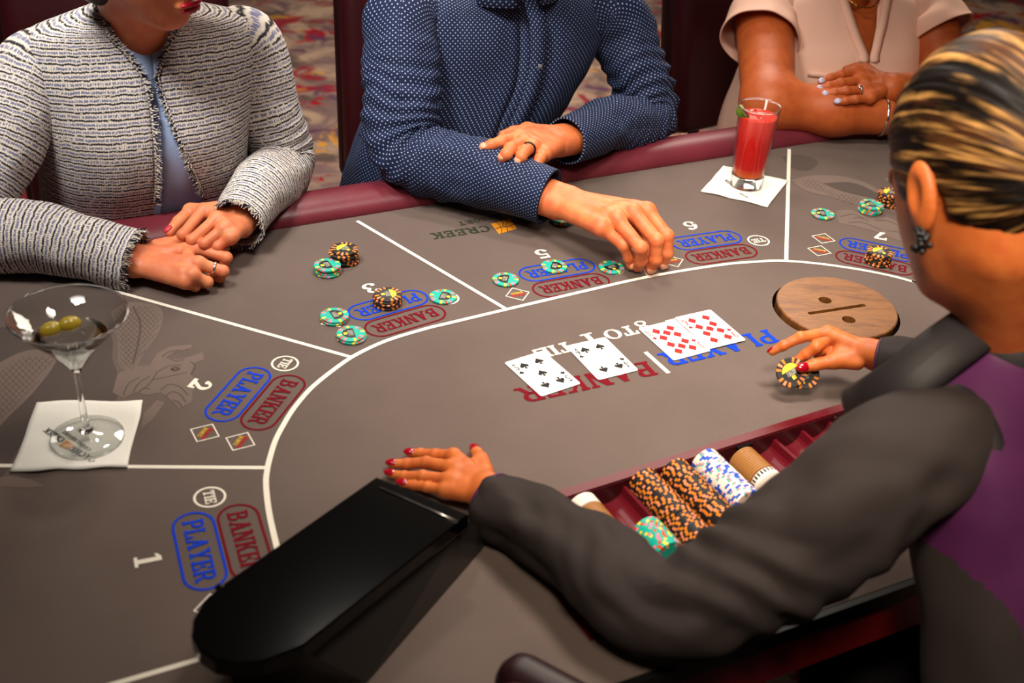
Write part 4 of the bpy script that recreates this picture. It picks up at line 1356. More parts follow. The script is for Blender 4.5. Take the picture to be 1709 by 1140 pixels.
# ------------------------------------------------------------------ chairs
def chair(loc, facing, label, back_h=0.58, back_w=0.46, back_z=0.62, low=False):
    """loc on the floor; facing = unit vector the sitter looks along"""
    R = root('casino_chair', (loc[0], loc[1], -TH), label, 'chair', 'casino chairs')
    R.rotation_euler = (0, 0, math.atan2(facing[1], facing[0]) - math.pi / 2)      # local +Y = facing
    def part(name, V, F, m, parent=R, off=(0, 0, 0), rot=(0, 0, 0), smooth=True):
        me = mesh(name, V, F, [M[m]], None, None, smooth)
        return put(name, me, off, rot, parent)
    V, F = rbox_mesh(0.47, 0.45, 0.10, 0.035, 4); part('seat', V, F, 'chair_leather', off=(0, 0.02, 0.44))
    V, F = rbox_mesh(back_w, 0.075, back_h, 0.03, 4)
    b = part('backrest', V, F, 'chair_leather', off=(0, -0.22, back_z + back_h / 2 - 0.06), rot=(math.radians(8), 0, 0))
    V, F = rbox_mesh(back_w + 0.014, 0.05, back_h + 0.014, 0.022, 4)
    part('backrest_shell', V, F, 'chair_edge', b, off=(0, -0.022, 0))
    for s in (-1, 1):
        V, F, _ = tube([(s * 0.12, -0.15, 0.40), (s * 0.12, -0.235, 0.42), (s * 0.12, -0.25, 0.70)], [0.014] * 3, 10, 14)
        part('back_post', V, F, 'black_metal')
    V, F = lathe([(0.0, 0.10), (0.03, 0.10), (0.03, 0.38), (0.12, 0.385), (0.12, 0.395), (0, 0.395)], 24); part('column', V, F, 'black_metal')
    for i in range(5):
        a = 2 * math.pi * i / 5
        V, F, _ = tube([(0.02 * math.cos(a), 0.02 * math.sin(a), 0.11), (0.27 * math.cos(a), 0.27 * math.sin(a), 0.055)], [0.022, 0.014], 8, 4)
        leg = part('leg', V, F, 'black_metal')
        V, F = ellipsoid((0.27 * math.cos(a), 0.27 * math.sin(a), 0.026), np.eye(3) * 0.025, 12, 8)
        part('caster', V, F, 'black_plastic', leg)
    return R
fac = -TV
c = T(0.005, 0.255); chair(c, -TV * 0.98 - TU * 0.2, 'dark red leather casino chair behind the navy dotted shirt', 0.62, 0.40, 0.655)
c = T(0.885, 0.30); chair(c, -TV * 0.97 + TU * 0.12, 'dark red leather casino chair behind the pink blouse', 0.62, 0.52, 0.655)
c = T(-0.56, 0.24); chair(c, -TV, 'dark red leather casino chair behind the tweed jacket', 0.62, 0.38, 0.655)
cf = nrm(-TU * 0.85 - TV * 0.5); cp = rot90(-cf)
c = at(846, 1166, 0.085) - cp * 0.18 + cf * 0.22; c[2] = 0; chair(c, cf, 'low dark red chair standing sideways by the dealer side of the table', 0.42, 0.42, 0.475)

# stool under the dealer
st = root('stool', (0.605, 0.815, -TH), 'black round stool that the dealing person sits on', 'stool')
for nm, prof_, m_ in (('seat', [(0, 0.345), (0.15, 0.345), (0.17, 0.355), (0.175, 0.375), (0.165, 0.392), (0.0, 0.398)], 'chair_edge'), ('column', [(0, 0.05), (0.03, 0.05), (0.03, 0.344), (0, 0.344)], 'black_metal'), ('base', [(0, 0.0), (0.21, 0.0), (0.215, 0.012), (0.06, 0.045), (0.03, 0.05), (0, 0.05)], 'black_metal')):
    V, F = lathe(prof_, 32)
    mk(nm, V + np.array([0.605, 0.815, -TH]), F, M[m_], st)

# ================================================================== people
def skin_mat(name, base, red, dark, sss=0.12):
    mt = mat(name, lin(*base), 0.48, spec=0.4, Subsurface_Weight=sss, Subsurface_Radius=(0.9, 0.35, 0.2), Subsurface_Scale=0.006)
    t = NT(mt); c = t.coord()
    n1 = t.noise(c, 55, 3, 0.55); n2 = t.noise(c, 900, 2); n3 = t.noise(c, 20, 2)
    a = t.mix(t.ramp(n1, [(0.35, K0), (0.72, W1)]), lin(*base), lin(*red))
    a = t.mix(t.ramp(n3, [(0.45, K0), (0.8, (0.7, 0.7, 0.7))]), a, lin(*dark))
    t.color(a)
    t.bump(t.math('ADD', n2, t.math('MULTIPLY', n1, 0.6)), 0.18, 0.0012)
    return mt
SK_LIGHT = skin_mat('skin_fair', (222, 136, 92), (214, 112, 76), (194, 104, 62))
SK_MAN = skin_mat('skin_man', (224, 128, 76), (214, 104, 62), (194, 98, 52))
SK_PINK = skin_mat('skin_tan', (190, 96, 44), (178, 80, 36), (156, 72, 30))
SK_DEAL = skin_mat('skin_dealer', (204, 112, 52), (190, 94, 44), (166, 80, 34))
NAIL_RED = mat('red_nail_polish', lin(150, 6, 22), 0.12, Coat_Weight=0.6)
NAIL_LILAC = mat('lilac_nail_polish', lin(178, 172, 196), 0.18, Coat_Weight=0.5)
NAIL_PINK = mat('pink_nail_polish', lin(196, 62, 70), 0.25)
NAIL_BARE = mat('bare_nail', lin(222, 158, 126), 0.35)

def cloth_bump(t, uv, s, k=0.3):
    t.bump(t.noise(uv, s, 2), k, 0.0008)

def tweed():
    mt = mat('tweed_weave', lin(200, 192, 184), 0.95, spec=0.15)
    t = NT(mt); uv, u, v = t.uv()
    wob = t.noise(t.scale(uv, 70, 45, 1), 1.0, 3)
    wob2 = t.noise(t.scale(uv, 420, 60, 1), 1.0, 2)
    vv = t.math('ADD', t.math('MULTIPLY', v, 92.0), t.math('ADD', t.math('MULTIPLY', wob, 0.5), t.math('MULTIPLY', wob2, 0.25)))
    f = t.math('FRACT', vv)
    brk = t.noise(t.scale(uv, 160, 260, 1), 1.0, 2)
    dark = t.math('MULTIPLY', t.ramp(f, [(0.0, W1), (0.16, W1), (0.26, K0), (0.92, K0), (1.0, W1)]), t.ramp(brk, [(0.32, K0), (0.44, W1)]))
    blue = t.math('MULTIPLY', t.ramp(f, [(0.36, K0), (0.44, W1), (0.66, W1), (0.74, K0)]), t.ramp(t.noise(t.scale(uv, 420, 120, 1), 1.0, 1), [(0.36, K0), (0.50, W1)]))
    vert = t.ramp(t.math('FRACT', t.math('ADD', t.math('MULTIPLY', u, 300.0), t.math('MULTIPLY', wob, 1.2))), [(0.0, (0.62, 0.62, 0.66)), (0.3, W1), (0.8, W1), (1.0, (0.62, 0.62, 0.66))])
    c = t.mix(1.0, t.mix(t.noise(t.scale(uv, 200, 200, 1), 1.0, 2), lin(206, 192, 176), lin(242, 234, 222)), vert, 'MULTIPLY')
    c = t.mix(t.math('MULTIPLY', blue, 0.85), c, lin(84, 92, 138))
    c = t.mix(t.math('MULTIPLY', dark, 0.96), c, lin(18, 19, 36))
    t.color(c)
    h = t.math('ADD', t.math('MULTIPLY', f, 0.5), t.noise(t.scale(uv, 500, 500, 1), 1.0, 2))
    t.bump(h, 0.6, 0.0012)
    return mt
TWEED = tweed()
FR_CREAM = mat('fringe_cream', lin(212, 202, 188), 0.95, spec=0.1)
FR_NAVY = mat('fringe_navy', lin(32, 33, 52), 0.95, spec=0.1)

def dots():
    mt = mat('dotted_navy_cotton', lin(26, 40, 82), 0.8, spec=0.25)
    t = NT(mt); uv, u, v = t.uv()
    P, Q, r = 0.0084, 0.0084, 0.00105
    def lat(ou, ov):
        a = t.math('SUBTRACT', t.math('FRACT', t.math('ADD', t.math('DIVIDE', u, P), ou)), 0.5)
        b = t.math('SUBTRACT', t.math('FRACT', t.math('ADD', t.math('DIVIDE', v, Q), ov)), 0.5)
        d = t.math('SQRT', t.math('ADD', t.math('POWER', t.math('MULTIPLY', a, P), 2.0), t.math('POWER', t.math('MULTIPLY', b, Q), 2.0)))
        return t.math('LESS_THAN', d, r)
    m_ = t.math('MAXIMUM', lat(0, 0), lat(0.5, 0.5))
    base = t.mix(t.noise(t.scale(uv, 14, 14, 1), 1.0, 2), lin(14, 22, 48), lin(20, 33, 68))
    t.color(t.mix(m_, base, lin(150, 164, 192)))
    cloth_bump(t, t.scale(uv, 1500, 1500, 1), 1.0, 0.12)
    return mt
DOTS = dots()
def cloth(name, col, rough=0.85, sheen=0.0, sc=1200, bump=0.15, var=1.12):
    mt = mat(name, col, rough, spec=0.25, Sheen_Weight=sheen)
    t = NT(mt); c = t.coord()
    n = t.noise(c, 9, 3)
    t.color(t.mix(n, col, tuple(min(1, x * var) for x in col[:3]) + (1,)))
    t.bump(t.noise(c, sc, 2), bump, 0.0006)
    return mt
BLUE_SATIN = cloth('pale_blue_blouse', lin(158, 178, 216), 0.45)
PINK_CLOTH = cloth('pink_blouse', lin(234, 188, 166), 0.7)
BLACK_CLOTH = cloth('charcoal_suiting', lin(42, 35, 33), 0.8, var=1.3)
BLACK_TRIM = cloth('black_satin_trim', lin(34, 30, 31), 0.55)
PURPLE = cloth('purple_satin', lin(50, 18, 46), 0.45, var=3.2)  # strong light mottling in the colour stands in for the satin's highlights
TROUSER = cloth('dark_trousers', lin(26, 24, 26), 0.85)
CREAM_CLOTH = cloth('cream_trousers', lin(206, 186, 168), 0.85)
SHOE_M = mat('black_shoe_leather', lin(20, 18, 18), 0.35)

# ---- hands
def Pz(l): return [at(*q) for q in l]

def hand_geo(S):
    """S: wr, fo (points), fing: 4 chains index..pinky (MCP, PIP, DIP, TIP), thumb chain (CMC, MCP, IP, TIP); rf base finger radius"""
    rf = S['rf']; k = rf / 0.0085
    wr, fo = S['wr'], S['fo']
    fg, th = S['fing'], S['thumb']
    lat = nrm(fg[0][0] - fg[3][0])
    palm_c = (wr + sum(f[0] for f in fg) / 4) / 2
    prim = []
    offs = [0.011, 0.004, -0.004, -0.010]
    for f, o in zip(fg, offs):
        prim.append((wr + lat * o * k, f[0], 0.0135 * k, 0.0105 * k))
    for i in range(3):
        prim.append((fg[i][0] * 0.85 + wr * 0.15, fg[i + 1][0] * 0.85 + wr * 0.15, 0.0095 * k, 0.0090 * k))
    prim.append((wr + lat * 0.010 * k, th[1], 0.0135 * k, 0.0110 * k))
    prim.append((fg[0][0] * 0.6 + wr * 0.4, th[1], 0.0095 * k, 0.0095 * k))
    fw_ = nrm(fo - wr); Lf = np.linalg.norm(fo - wr)
    rw, rfo = S.get('rw', 0.019 * k), S.get('rfo', 0.026 * k)
    for s in (-1, 1):
        prim.append((wr + lat * s * 0.0085 * k, fo + lat * s * 0.004 * k, rw, rfo))
    fin = []
    scl = [1.0, 1.04, 0.98, 0.86]
    for f, q in zip(fg, scl):
        r = [rf * 1.04 * q, rf * 0.95 * q, rf * 0.84 * q, rf * 0.70 * q]
        fin.append([(f[i], f[i + 1], r[i], r[i + 1]) for i in range(3)] + [(f[1], f[1] + 1e-4, rf * 1.03 * q, rf * 1.03 * q), (f[2], f[2] + 1e-4, rf * 0.90 * q, rf * 0.90 * q)])
    r = [rf * 1.35, rf * 1.16, rf * 1.08, rf * 0.82]
    fin.append([(th[i], th[i + 1], r[i], r[i + 1]) for i in range(3)])
    # tendons: thin ridges from the wrist to the knuckles
    def f(p):
        D = None
        for a, b, ra, rb in prim:
            d = sd_cone(p, a, b, ra, rb)
            D = d if D is None else smin(D, d, 0.007 * k)
        for c in fg:
            D = smin(D, sd_cone(p, c[0], c[0] + 1e-4, 0.0108 * k, 0.0108 * k), 0.004 * k)
        Fg = None
        for ch in fin:
            C = None
            for a, b, ra, rb in ch:
                d = sd_cone(p, a, b, ra, rb)
                C = d if C is None else smin(C, d, 0.0022 * k)
            Fg = C if Fg is None else smin(Fg, C, 0.0009)
        return smin(D, Fg, 0.0045 * k)
    pts = np.array([wr, fo] + [q for c in fg for q in c] + list(th))
    lo, hi = pts.min(0) - 0.035, pts.max(0) + 0.035
    V, F = nets(f, lo, hi, S.get('h', 0.0021))
    return V, F

def nails(S, m, parent, which=(0, 1, 2, 3, 4), L=0.0065, name='fingernail'):
    rf = S['rf']
    for i in which:
        ch = S['fing'][i] if i < 4 else S['thumb']
        t = nrm(ch[3] - ch[2])
        up = S['nup'][i] if 'nup' in S and i in S['nup'] else S['up']
        tt, ss, uu = frame(t, up)
        rr = rf * (0.74 if i < 4 else 0.9)
        c = ch[3] - tt * rf * 0.10 + uu * rr * 0.60
        V, F = ellipsoid(c, [tt * L * (1.0 if i < 4 else 1.25), ss * rr * 0.92, (uu - tt * 0.25) * rr * 0.52], 16, 10)
        mk(name, V, F, m, parent)

def finger_ring(S, i, fr, m, parent, name='ring', th=0.0011):
    a, b = S['fing'][i][0], S['fing'][i][1]
    V, F = torus(a + (b - a) * fr, b - a, S['rf'] * 1.08, th)
    return mk(name, V, F, m, parent)

# ---- heads
def head_axes(fwd, up=(0, 0, 1)):
    f = nrm(fwd); u = nrm(np.asarray(up, float) - f * (np.asarray(up, float) @ f)); r = np.cross(f, u)
    return np.array([r, f, u])           # rows: right, forward, up

def head_geo(c, A, neck, sc=1.0, rn=0.052, h=0.0036, ears=True, nose=1.0):
    c = np.asarray(c, float)
    nb = (np.asarray(neck) - c) @ A.T / sc
    def f(p):
        q = ((p - c.astype(np.float32)) @ A.T.astype(np.float32)) / sc
        D = sd_ell(q, (0, -0.012, 0.022), (0.074, 0.094, 0.096))
        D = smin(D, sd_ell(q, (0, 0.022, -0.040), (0.060, 0.066, 0.084)), 0.03)
        D = smin(D, sd_ell(q, (0, 0.055, -0.100), (0.026, 0.024, 0.020)), 0.03)
        D = smin(D, sd_cone(q, (0, 0.090, 0.010), (0, 0.090 + 0.016 * nose, -0.030), 0.007, 0.007 + 0.004 * nose), 0.010)
        D = smin(D, sd_ell(q, (0, 0.084 + 0.014 * nose, -0.034), (0.017, 0.010, 0.008)), 0.006)
        D = smin(D, sd_ell(q, (0, 0.084, -0.068), (0.024, 0.010, 0.010)), 0.008)
        D = smin(D, sd_ell(q, (0, 0.070, 0.027), (0.042, 0.018, 0.008)), 0.014)
        for s in (-1, 1):
            D = -smin(-D, sd_ell(q, (s * 0.031, 0.096, 0.006), (0.017, 0.014, 0.010)), 0.008)
            D = smin(D, sd_ell(q, (s * 0.031, 0.074, 0.005), (0.0125, 0.0125, 0.0125)), 0.002)
            if ears:
                e = sd_ell(q, (s * 0.079, -0.010, -0.012), (0.008, 0.018, 0.032))
                e = -smin(-e, sd_ell(q, (s * 0.089, -0.007, -0.008), (0.008, 0.010, 0.018)), 0.004)
                D = smin(D, e, 0.008)
        N = sd_cone(q, (0, -0.028, -0.060), nb, 0.052, rn)
        return smin(D, N, 0.022) * sc
    ext = np.array([np.asarray(neck), c - 0.14, c + 0.14])
    return nets(f, ext.min(0) - 0.07, ext.max(0) + 0.05, h)

def face_bits(c, A, parent, lip_m, sc=1.0):
    W = lambda x, y, z: np.asarray(c) + sc * (A.T @ np.array([x, y, z]))
    for dz, hh_, w in ((-0.0645, 0.0050, 0.021), (-0.0735, 0.0062, 0.019)):
        V, F = ellipsoid(W(0, 0.0905, dz), [A[0] * w, A[1] * 0.0065, A[2] * hh_], 20, 10)
        mk('lip', V, F, lip_m, parent)
    ew = mat('eye_white', lin(225, 220, 214), 0.2); ei = mat('iris', lin(54, 34, 22), 0.2); br = mat('eyebrow', lin(40, 28, 22), 0.9)
    for s in (-1, 1):
        V, F = ellipsoid(W(s * 0.031, 0.0785, 0.003), [A[0] * 0.0115, A[1] * 0.0110, A[2] * 0.0052], 16, 10)
        e = mk('eye', V, F, ew, parent)
        V, F = ellipsoid(W(s * 0.031, 0.0880, 0.0028), [A[0] * 0.0042, A[1] * 0.0022, A[2] * 0.0040], 14, 8)
        mk('iris', V, F, ei, e)
        V, F, _ = tube([W(s * 0.014, 0.088, 0.025), W(s * 0.030, 0.081, 0.029), W(s * 0.046, 0.066, 0.024)], [0.0025, 0.003, 0.0015], 8, 8)
        mk('eyebrow', V, F, br, parent)

def hair_mat(name, dark, mid, light, amt=0.5):
    mt = mat(name, lin(*dark), 0.45, spec=0.12)
    t = NT(mt); uv, u, v = t.uv()
    n1 = t.noise(t.scale(uv, 34, 7, 1), 1.0, 4, 0.6); n2 = t.noise(t.scale(uv, 160, 9, 1), 1.0, 3, 0.6); n3 = t.noise(t.scale(uv, 900, 14, 1), 1.0, 2)
    c = t.mix(t.ramp(n1, [(0.50 - 0.10 * amt, K0), (0.60 - 0.02 * amt, W1)]), lin(*dark), lin(*mid))
    s = t.math('MULTIPLY', t.ramp(n2, [(0.50 - 0.04 * amt, K0), (0.62 - 0.03 * amt, W1)]), t.ramp(n1, [(0.44 - 0.04 * amt, K0), (0.56, W1)]))
    c = t.mix(s, c, lin(*light))
    c = t.mix(1.0, c, t.ramp(n3, [(0.25, (0.55, 0.55, 0.55)), (0.75, (1.15, 1.15, 1.15))]), 'MULTIPLY')
    t.color(c); t.bump(t.math('ADD', n2, n3), 0.5, 0.0015)
    return mt

def hair_geo(c, A, sc, bun, keep, thick=1.08, h=0.003, bulge=0.0, extra=None):
    c = np.asarray(c, float)
    b = nrm(bun); e1 = nrm(np.cross(b, (0.1, 0.2, 1))); e2 = np.cross(b, e1)
    def f(p):
        q = ((p - c.astype(np.float32)) @ A.T.astype(np.float32)) / sc
        D = sd_ell(q, (0, -0.014, 0.024), (0.074 * thick, 0.096 * thick, 0.097 * thick))
        az = np.arctan2(q @ e2, q @ e1)
        D = D - 0.0016 * vnoise(az * 9, 3.1, (q @ b) * 10) - 0.0008 * vnoise(az * 26, 1.1, (q @ b) * 14)
        D = np.maximum(D, -keep(q))
        if extra is not None: D = smin(D, extra(q), 0.012)
        return (D * sc).astype(np.float32)
    V, F = nets(f, c - 0.16 * sc, c + 0.17 * sc, h)
    q = ((V - c) @ A.T) / sc
    az = np.arctan2(q @ e2, q @ e1)
    uv = np.c_[az * 0.085, np.arccos(np.clip((q @ b) / np.linalg.norm(q, axis=1), -1, 1)) * 0.1]
    return V, F, uv

# ---- clothing
def sleeve(name, P, R, m, parent, seed=0, amp=0.003, fold=0.004, elbow=0.5, nseg=72, nring=130, cuff=None, thick=0.003, ref=None, ew=0.14, fl=0.026, diag=0.35):
    def disp(s, th, d):
        w = amp * (vnoise(np.cos(th) * 1.3 + seed, np.sin(th) * 1.3 + seed * 2.3, d * 16) + 0.6 * vnoise(np.cos(th) * 2.2 + seed, np.sin(th) * 2.2, d * 34 + seed))
        ph = d / fl + diag * np.sin(th + seed) + 0.8 * vnoise(np.cos(th) + seed, np.sin(th), d * 10)
        rid = 1 - np.abs(((ph % 1.0) * 2 - 1))
        w = w + fold * math.exp(-((s - elbow) / ew) ** 2) * (rid - 0.5) * (0.55 + 0.45 * vnoise(np.cos(th) * 1.4 + 7 + seed, np.sin(th) * 1.4, d * 9))
        if cuff and s > 1 - cuff:
            w = w * 0.25 + 0.0016
        if s < 0.03: w = w * 0
        return w
    V, F, UV = tube(P, R, nseg, nring, disp, ref, caps=False)
    n = nseg + 1
    path = smooth_path(np.asarray(P, float), nring)
    # turned-in lining at the cuff
    k = 8
    base = len(V)
    IV, IU = [], []
    for q in range(k):
        i = nring - 1 - q
        ring = V[i * n:(i + 1) * n]
        d_ = ring - path[i]
        r_ = np.linalg.norm(d_, axis=1, keepdims=True)
        IV.append(path[i] + d_ * (1 - thick / r_)); IU.append(UV[i * n:(i + 1) * n])
    V = np.vstack([V] + IV); UV = np.vstack([UV] + IU)
    e = (nring - 1) * n
    F += [(e + j, e + j + 1, base + j + 1, base + j) for j in range(nseg)]
    for q in range(k - 1):
        F += [(base + q * n + j, base + q * n + j + 1, base + (q + 1) * n + j + 1, base + (q + 1) * n + j) for j in range(nseg)]
    o = mk(name, V, F, m, parent, UV)
    return o, V[e:e + nseg], nrm(path[-1] - path[-3]), path[-1]

def rows_interp(rows, nh):
    rows = np.asarray(rows, float)
    s = np.arange(len(rows), dtype=float)
    t = np.linspace(0, len(rows) - 1, nh)
    out = smooth_path(np.c_[rows], nh) if False else np.empty((nh, rows.shape[1]))
    Q = np.vstack([2 * rows[0] - rows[1], rows, 2 * rows[-1] - rows[-2]])
    for k, x in enumerate(t):
        i = min(int(x), len(rows) - 2); f = x - i
        a, b, c, e = Q[i:i + 4]
        out[k] = 0.5 * (2 * b + (c - a) * f + (2 * a - 5 * b + 4 * c - e) * f * f + (3 * b - a - 3 * c + e) * f ** 3)
    return out

def torso_pt(r, ph, X, Fw, e=0.86):
    """r: z, cx, cy, w, df, db; ph 0 = front, + towards X"""
    z, cx, cy, w, df, db = r[:6]
    s, c = np.sin(ph), np.cos(ph)
    x = w * np.sign(s) * np.abs(s) ** e
    y = np.where(c >= 0, df, db) * np.sign(c) * np.abs(c) ** e
    return np.array([cx, cy, z])[None, :] + np.outer(x, X) + np.outer(y, Fw)

def torso(name, rows, X, Fw, m, parent, nh=110, nph=120, grow=0.0, lo=None, hi=None, seed=0, amp=0.003, z0=None, z1=None, e=0.86, midx=None, fold=0.0):
    R = rows_interp(rows, nh)
    if z0 is not None: R = R[R[:, 0] >= z0]
    if z1 is not None: R = R[R[:, 0] <= z1]
    V, UV = [], []
    acc, prev = 0.0, None
    for r in R:
        r = r.copy(); r[3:6] += grow
        rad = (r[3] + r[4]) / 2
        if prev is not None: acc += math.hypot(r[0] - prev[0], rad - prev[1])
        prev = (r[0], rad)
        a = lo(r[0]) if lo else 0.0
        b = hi(r[0]) if hi else 2 * math.pi
        ph = np.linspace(a, b, nph + 1)
        P = torso_pt(r, ph, X, Fw, e)
        q = P - np.array([r[1], r[2], r[0]])
        n = q / (np.linalg.norm(q, axis=1, keepdims=True) + 1e-9)
        d = amp * (vnoise(P[:, 0] * 13 + seed, P[:, 1] * 13, P[:, 2] * 9) + 0.5 * vnoise(P[:, 0] * 30, P[:, 1] * 30 + seed, P[:, 2] * 14))
        if fold:
            d = d + fold * vnoise((P @ X) * 34 + seed, 2.2, P[:, 2] * 5) 
        P = P + n * d[:, None]
        V.append(P)
        arc_ = np.r_[0, np.cumsum(np.linalg.norm(np.diff(torso_pt(r, ph, X, Fw, e), axis=0), axis=1))]
        start = np.linalg.norm(torso_pt(r, np.array([a]), X, Fw, e)[0] - torso_pt(r, np.array([0.0]), X, Fw, e)[0]) * (1 if a > 0 else -1)
        end = np.linalg.norm(torso_pt(r, np.array([b]), X, Fw, e)[0] - torso_pt(r, np.array([2 * math.pi]), X, Fw, e)[0]) * (-1 if b < 2 * math.pi else 1)
        uu_ = np.where(ph < math.pi, arc_ + start, arc_ - arc_[-1] + end)
        UV.append(np.c_[uu_, np.full(len(ph), acc)])
    k = nph + 1
    F = [(i * k + j, i * k + j + 1, (i + 1) * k + j + 1, (i + 1) * k + j) for i in range(len(R) - 1) for j in range(nph)]
    V = np.concatenate(V); UV = np.concatenate(UV)
    mi = None
    if midx is not None:
        mi = [midx(V[f[0]], UV[f[0]]) for f in F]
    o = mk(name, V, F, m, parent, UV, mi)
    sd = o.modifiers.new('thickness', 'SOLIDIFY'); sd.thickness = 0.0022; sd.offset = -1
    return o, R

def fringe(name, P, out, m, parent, L=0.008, step=0.0016, seed=1, up=(0, 0, 1), spread=0.5):
    """frayed edge: short threads along the polyline P, pointing along out (vector or per point)"""
    rg = random.Random(seed)
    P = np.asarray(P, float)
    d = np.r_[0, np.cumsum(np.linalg.norm(np.diff(P, axis=0), axis=1))]
    n = int(d[-1] / step)
    mb = MB()
    for i in range(n):
        x = d[-1] * (i + rg.random()) / n
        k = min(int(np.searchsorted(d, x, 'right') - 1), len(P) - 2)
        t = (x - d[k]) / max(d[k + 1] - d[k], 1e-9)
        p = P[k] * (1 - t) + P[k + 1] * t
        tg = nrm(P[k + 1] - P[k])
        o = np.asarray(out[k] if np.ndim(out) == 2 else out, float)
        dr = nrm(o + tg * rg.gauss(0, spread * 0.6) + np.array([rg.gauss(0, spread * .4), rg.gauss(0, spread * .4), rg.gauss(0, spread * .4)]))
        ln = L * rg.uniform(0.5, 1.2); w = 0.0007
        sd = nrm(np.cross(dr, nrm(np.cross(tg, dr) + 1e-6)))
        nn_ = nrm(np.cross(sd, dr))
        b = p - o * 0.002
        V = [b + sd * w, b - sd * w * .5 + nn_ * w, b - sd * w * .5 - nn_ * w, b + dr * ln + sd * w * .5, b + dr * ln - sd * w * .4 + nn_ * w * .5, b + dr * ln - sd * w * .4 - nn_ * w * .5]
        mb.add(V, [(0, 1, 4, 3), (1, 2, 5, 4), (2, 0, 3, 5), (3, 4, 5)], 0 if rg.random() < 0.55 else 1)
    o = mb.obj(name, m, parent)
    o['kind'] = 'stuff'
    return o

def legs(parent, hip, lat, fw, m, knee_d=0.40, floor=-TH):
    mb = MB()
    for s in (-1, 1):
        h = hip + lat * s * 0.09
        k = h + fw * knee_d + lat * s * 0.04 + np.array([0, 0, -0.01])
        a = np.array([k[0], k[1], floor + 0.09]) - fw * 0.05
        V, F, _ = tube([h, (h + k) / 2, k, k + (a - k) * 0.3, a], [0.085, 0.075, 0.062, 0.058, 0.045], 20, 40)
        mb.add(V, F)
    o = mb.obj('trousers', m, parent, smooth=True)
    for s in (-1, 1):
        h = hip + lat * s * 0.09
        k = h + fw * knee_d + lat * s * 0.04
        a = np.array([k[0], k[1], floor + 0.06]) - fw * 0.05
        V, F, _ = tube([a - fw * 0.05 + [0, 0, -.01], a + fw * 0.03 + [0, 0, -.01], a + fw * 0.12 + [0, 0, -.02], a + fw * 0.19 + [0, 0, -.03]], [0.036, 0.042, 0.038, 0.024], 16, 20)
        mk('shoe', V, F, SHOE_M, parent)
    return o

def core(prims, h=0.008):
    def f(p):
        D = None
        for a, b, ra, rb in prims:
            d = sd_cone(p, a, b, ra, rb); D = d if D is None else smin(D, d, 0.03)
        return D
    pts = np.array([q for a, b, _, _ in prims for q in (a, b)])
    mr = max(max(x[2:]) for x in prims)
    return nets(f, pts.min(0) - mr - 0.03, pts.max(0) + mr + 0.03, h)

# ------------------------------------------------------------------ woman in the tweed jacket
JW = root('person', T(-0.60, 0.22, -0.30), 'person in a cream and navy tweed jacket, hands folded at the rail', 'person')
X, FW = TU, -TV
def rowsT(rows): return [(z, *T(u, v)[:2], w, df, db) for z, u, v, w, df, db in rows]
jr = rowsT([(-0.32, -0.60, 0.24, 0.175, 0.12, 0.13), (-0.15, -0.60, 0.22, 0.168, 0.118, 0.12), (0.0, -0.597, 0.19, 0.158, 0.118, 0.115), (0.08, -0.592, 0.172, 0.157, 0.124, 0.11),
            (0.14, -0.588, 0.165, 0.160, 0.122, 0.105), (0.19, -0.585, 0.163, 0.168, 0.106, 0.10), (0.235, -0.582, 0.162, 0.178, 0.088, 0.09), (0.268, -0.580, 0.162, 0.178, 0.074, 0.078),
            (0.290, -0.579, 0.158, 0.160, 0.063, 0.066), (0.304, -0.579, 0.152, 0.124, 0.057, 0.059), (0.316, -0.579, 0.146, 0.085, 0.053, 0.054), (0.327, -0.578, 0.140, 0.058, 0.050, 0.050)])
zz = np.array([-0.35, -0.05, 0.0, 0.05, 0.10, 0.15, 0.20, 0.24, 0.265, 0.285, 0.30, 0.35])
uL = np.array([-0.625, -0.612, -0.610, -0.606, -0.602, -0.599, -0.596, -0.600, -0.612, -0.626, -0.638, -0.640])
uR = np.array([-0.46, -0.500, -0.516, -0.532, -0.548, -0.562, -0.574, -0.580, -0.566, -0.552, -0.540, -0.535])
def ph_of(uarr):
    def g(z):
        r = rows_interp(jr, 200); k = np.argmin(np.abs(r[:, 0] - z))
        cu = (np.array([r[k][1], r[k][2], 0]) - TO) @ TU
        s = (np.interp(z, zz, uarr) - cu) / (r[k][3] + 0.004)
        return math.asin(max(-0.95, min(0.95, np.sign(s) * abs(s) ** (1 / 0.86))))
    return g
JACK, Rj = torso('jacket', jr, X, FW, TWEED, JW, grow=0.004, lo=ph_of(uR), hi=lambda z: 2 * math.pi + ph_of(uL)(z), seed=3, amp=0.004, z1=0.326)
torso('top', jr, X, FW, BLUE_SATIN, JW, grow=-0.004, seed=8, amp=0.002, z1=0.302, fold=0.003)[0]['label'] = 'pale blue satin top'
eL, eR, oL, oR, eN = [], [], [], [], []
for r in Rj:
    rr = r.copy(); rr[3:6] += 0.006
    for fn, E_l, sgn in ((ph_of(uL), eL, 1), (ph_of(uR), eR, -1)):
        E_l.append(torso_pt(rr, np.array([fn(r[0])]), X, FW)[0])
eL, eR = np.array(eL), np.array(eR)
sel = slice(25, None)
for E_, dr, sd_ in ((eL[sel], TU * 0.8 - TV * 0.45, 5), (eR[sel], -TU * 0.8 - TV * 0.45, 6)):
    fringe('frayed_trim', E_, dr, [FR_CREAM, FR_NAVY], JACK, 0.011, 0.0004, sd_)
    V, F, U_ = tube(E_[::4], [0.0022] * len(E_[::4]), 8, len(E_) // 2)
    mk('edge_braid', V, F, TWEED, JACK, U_)
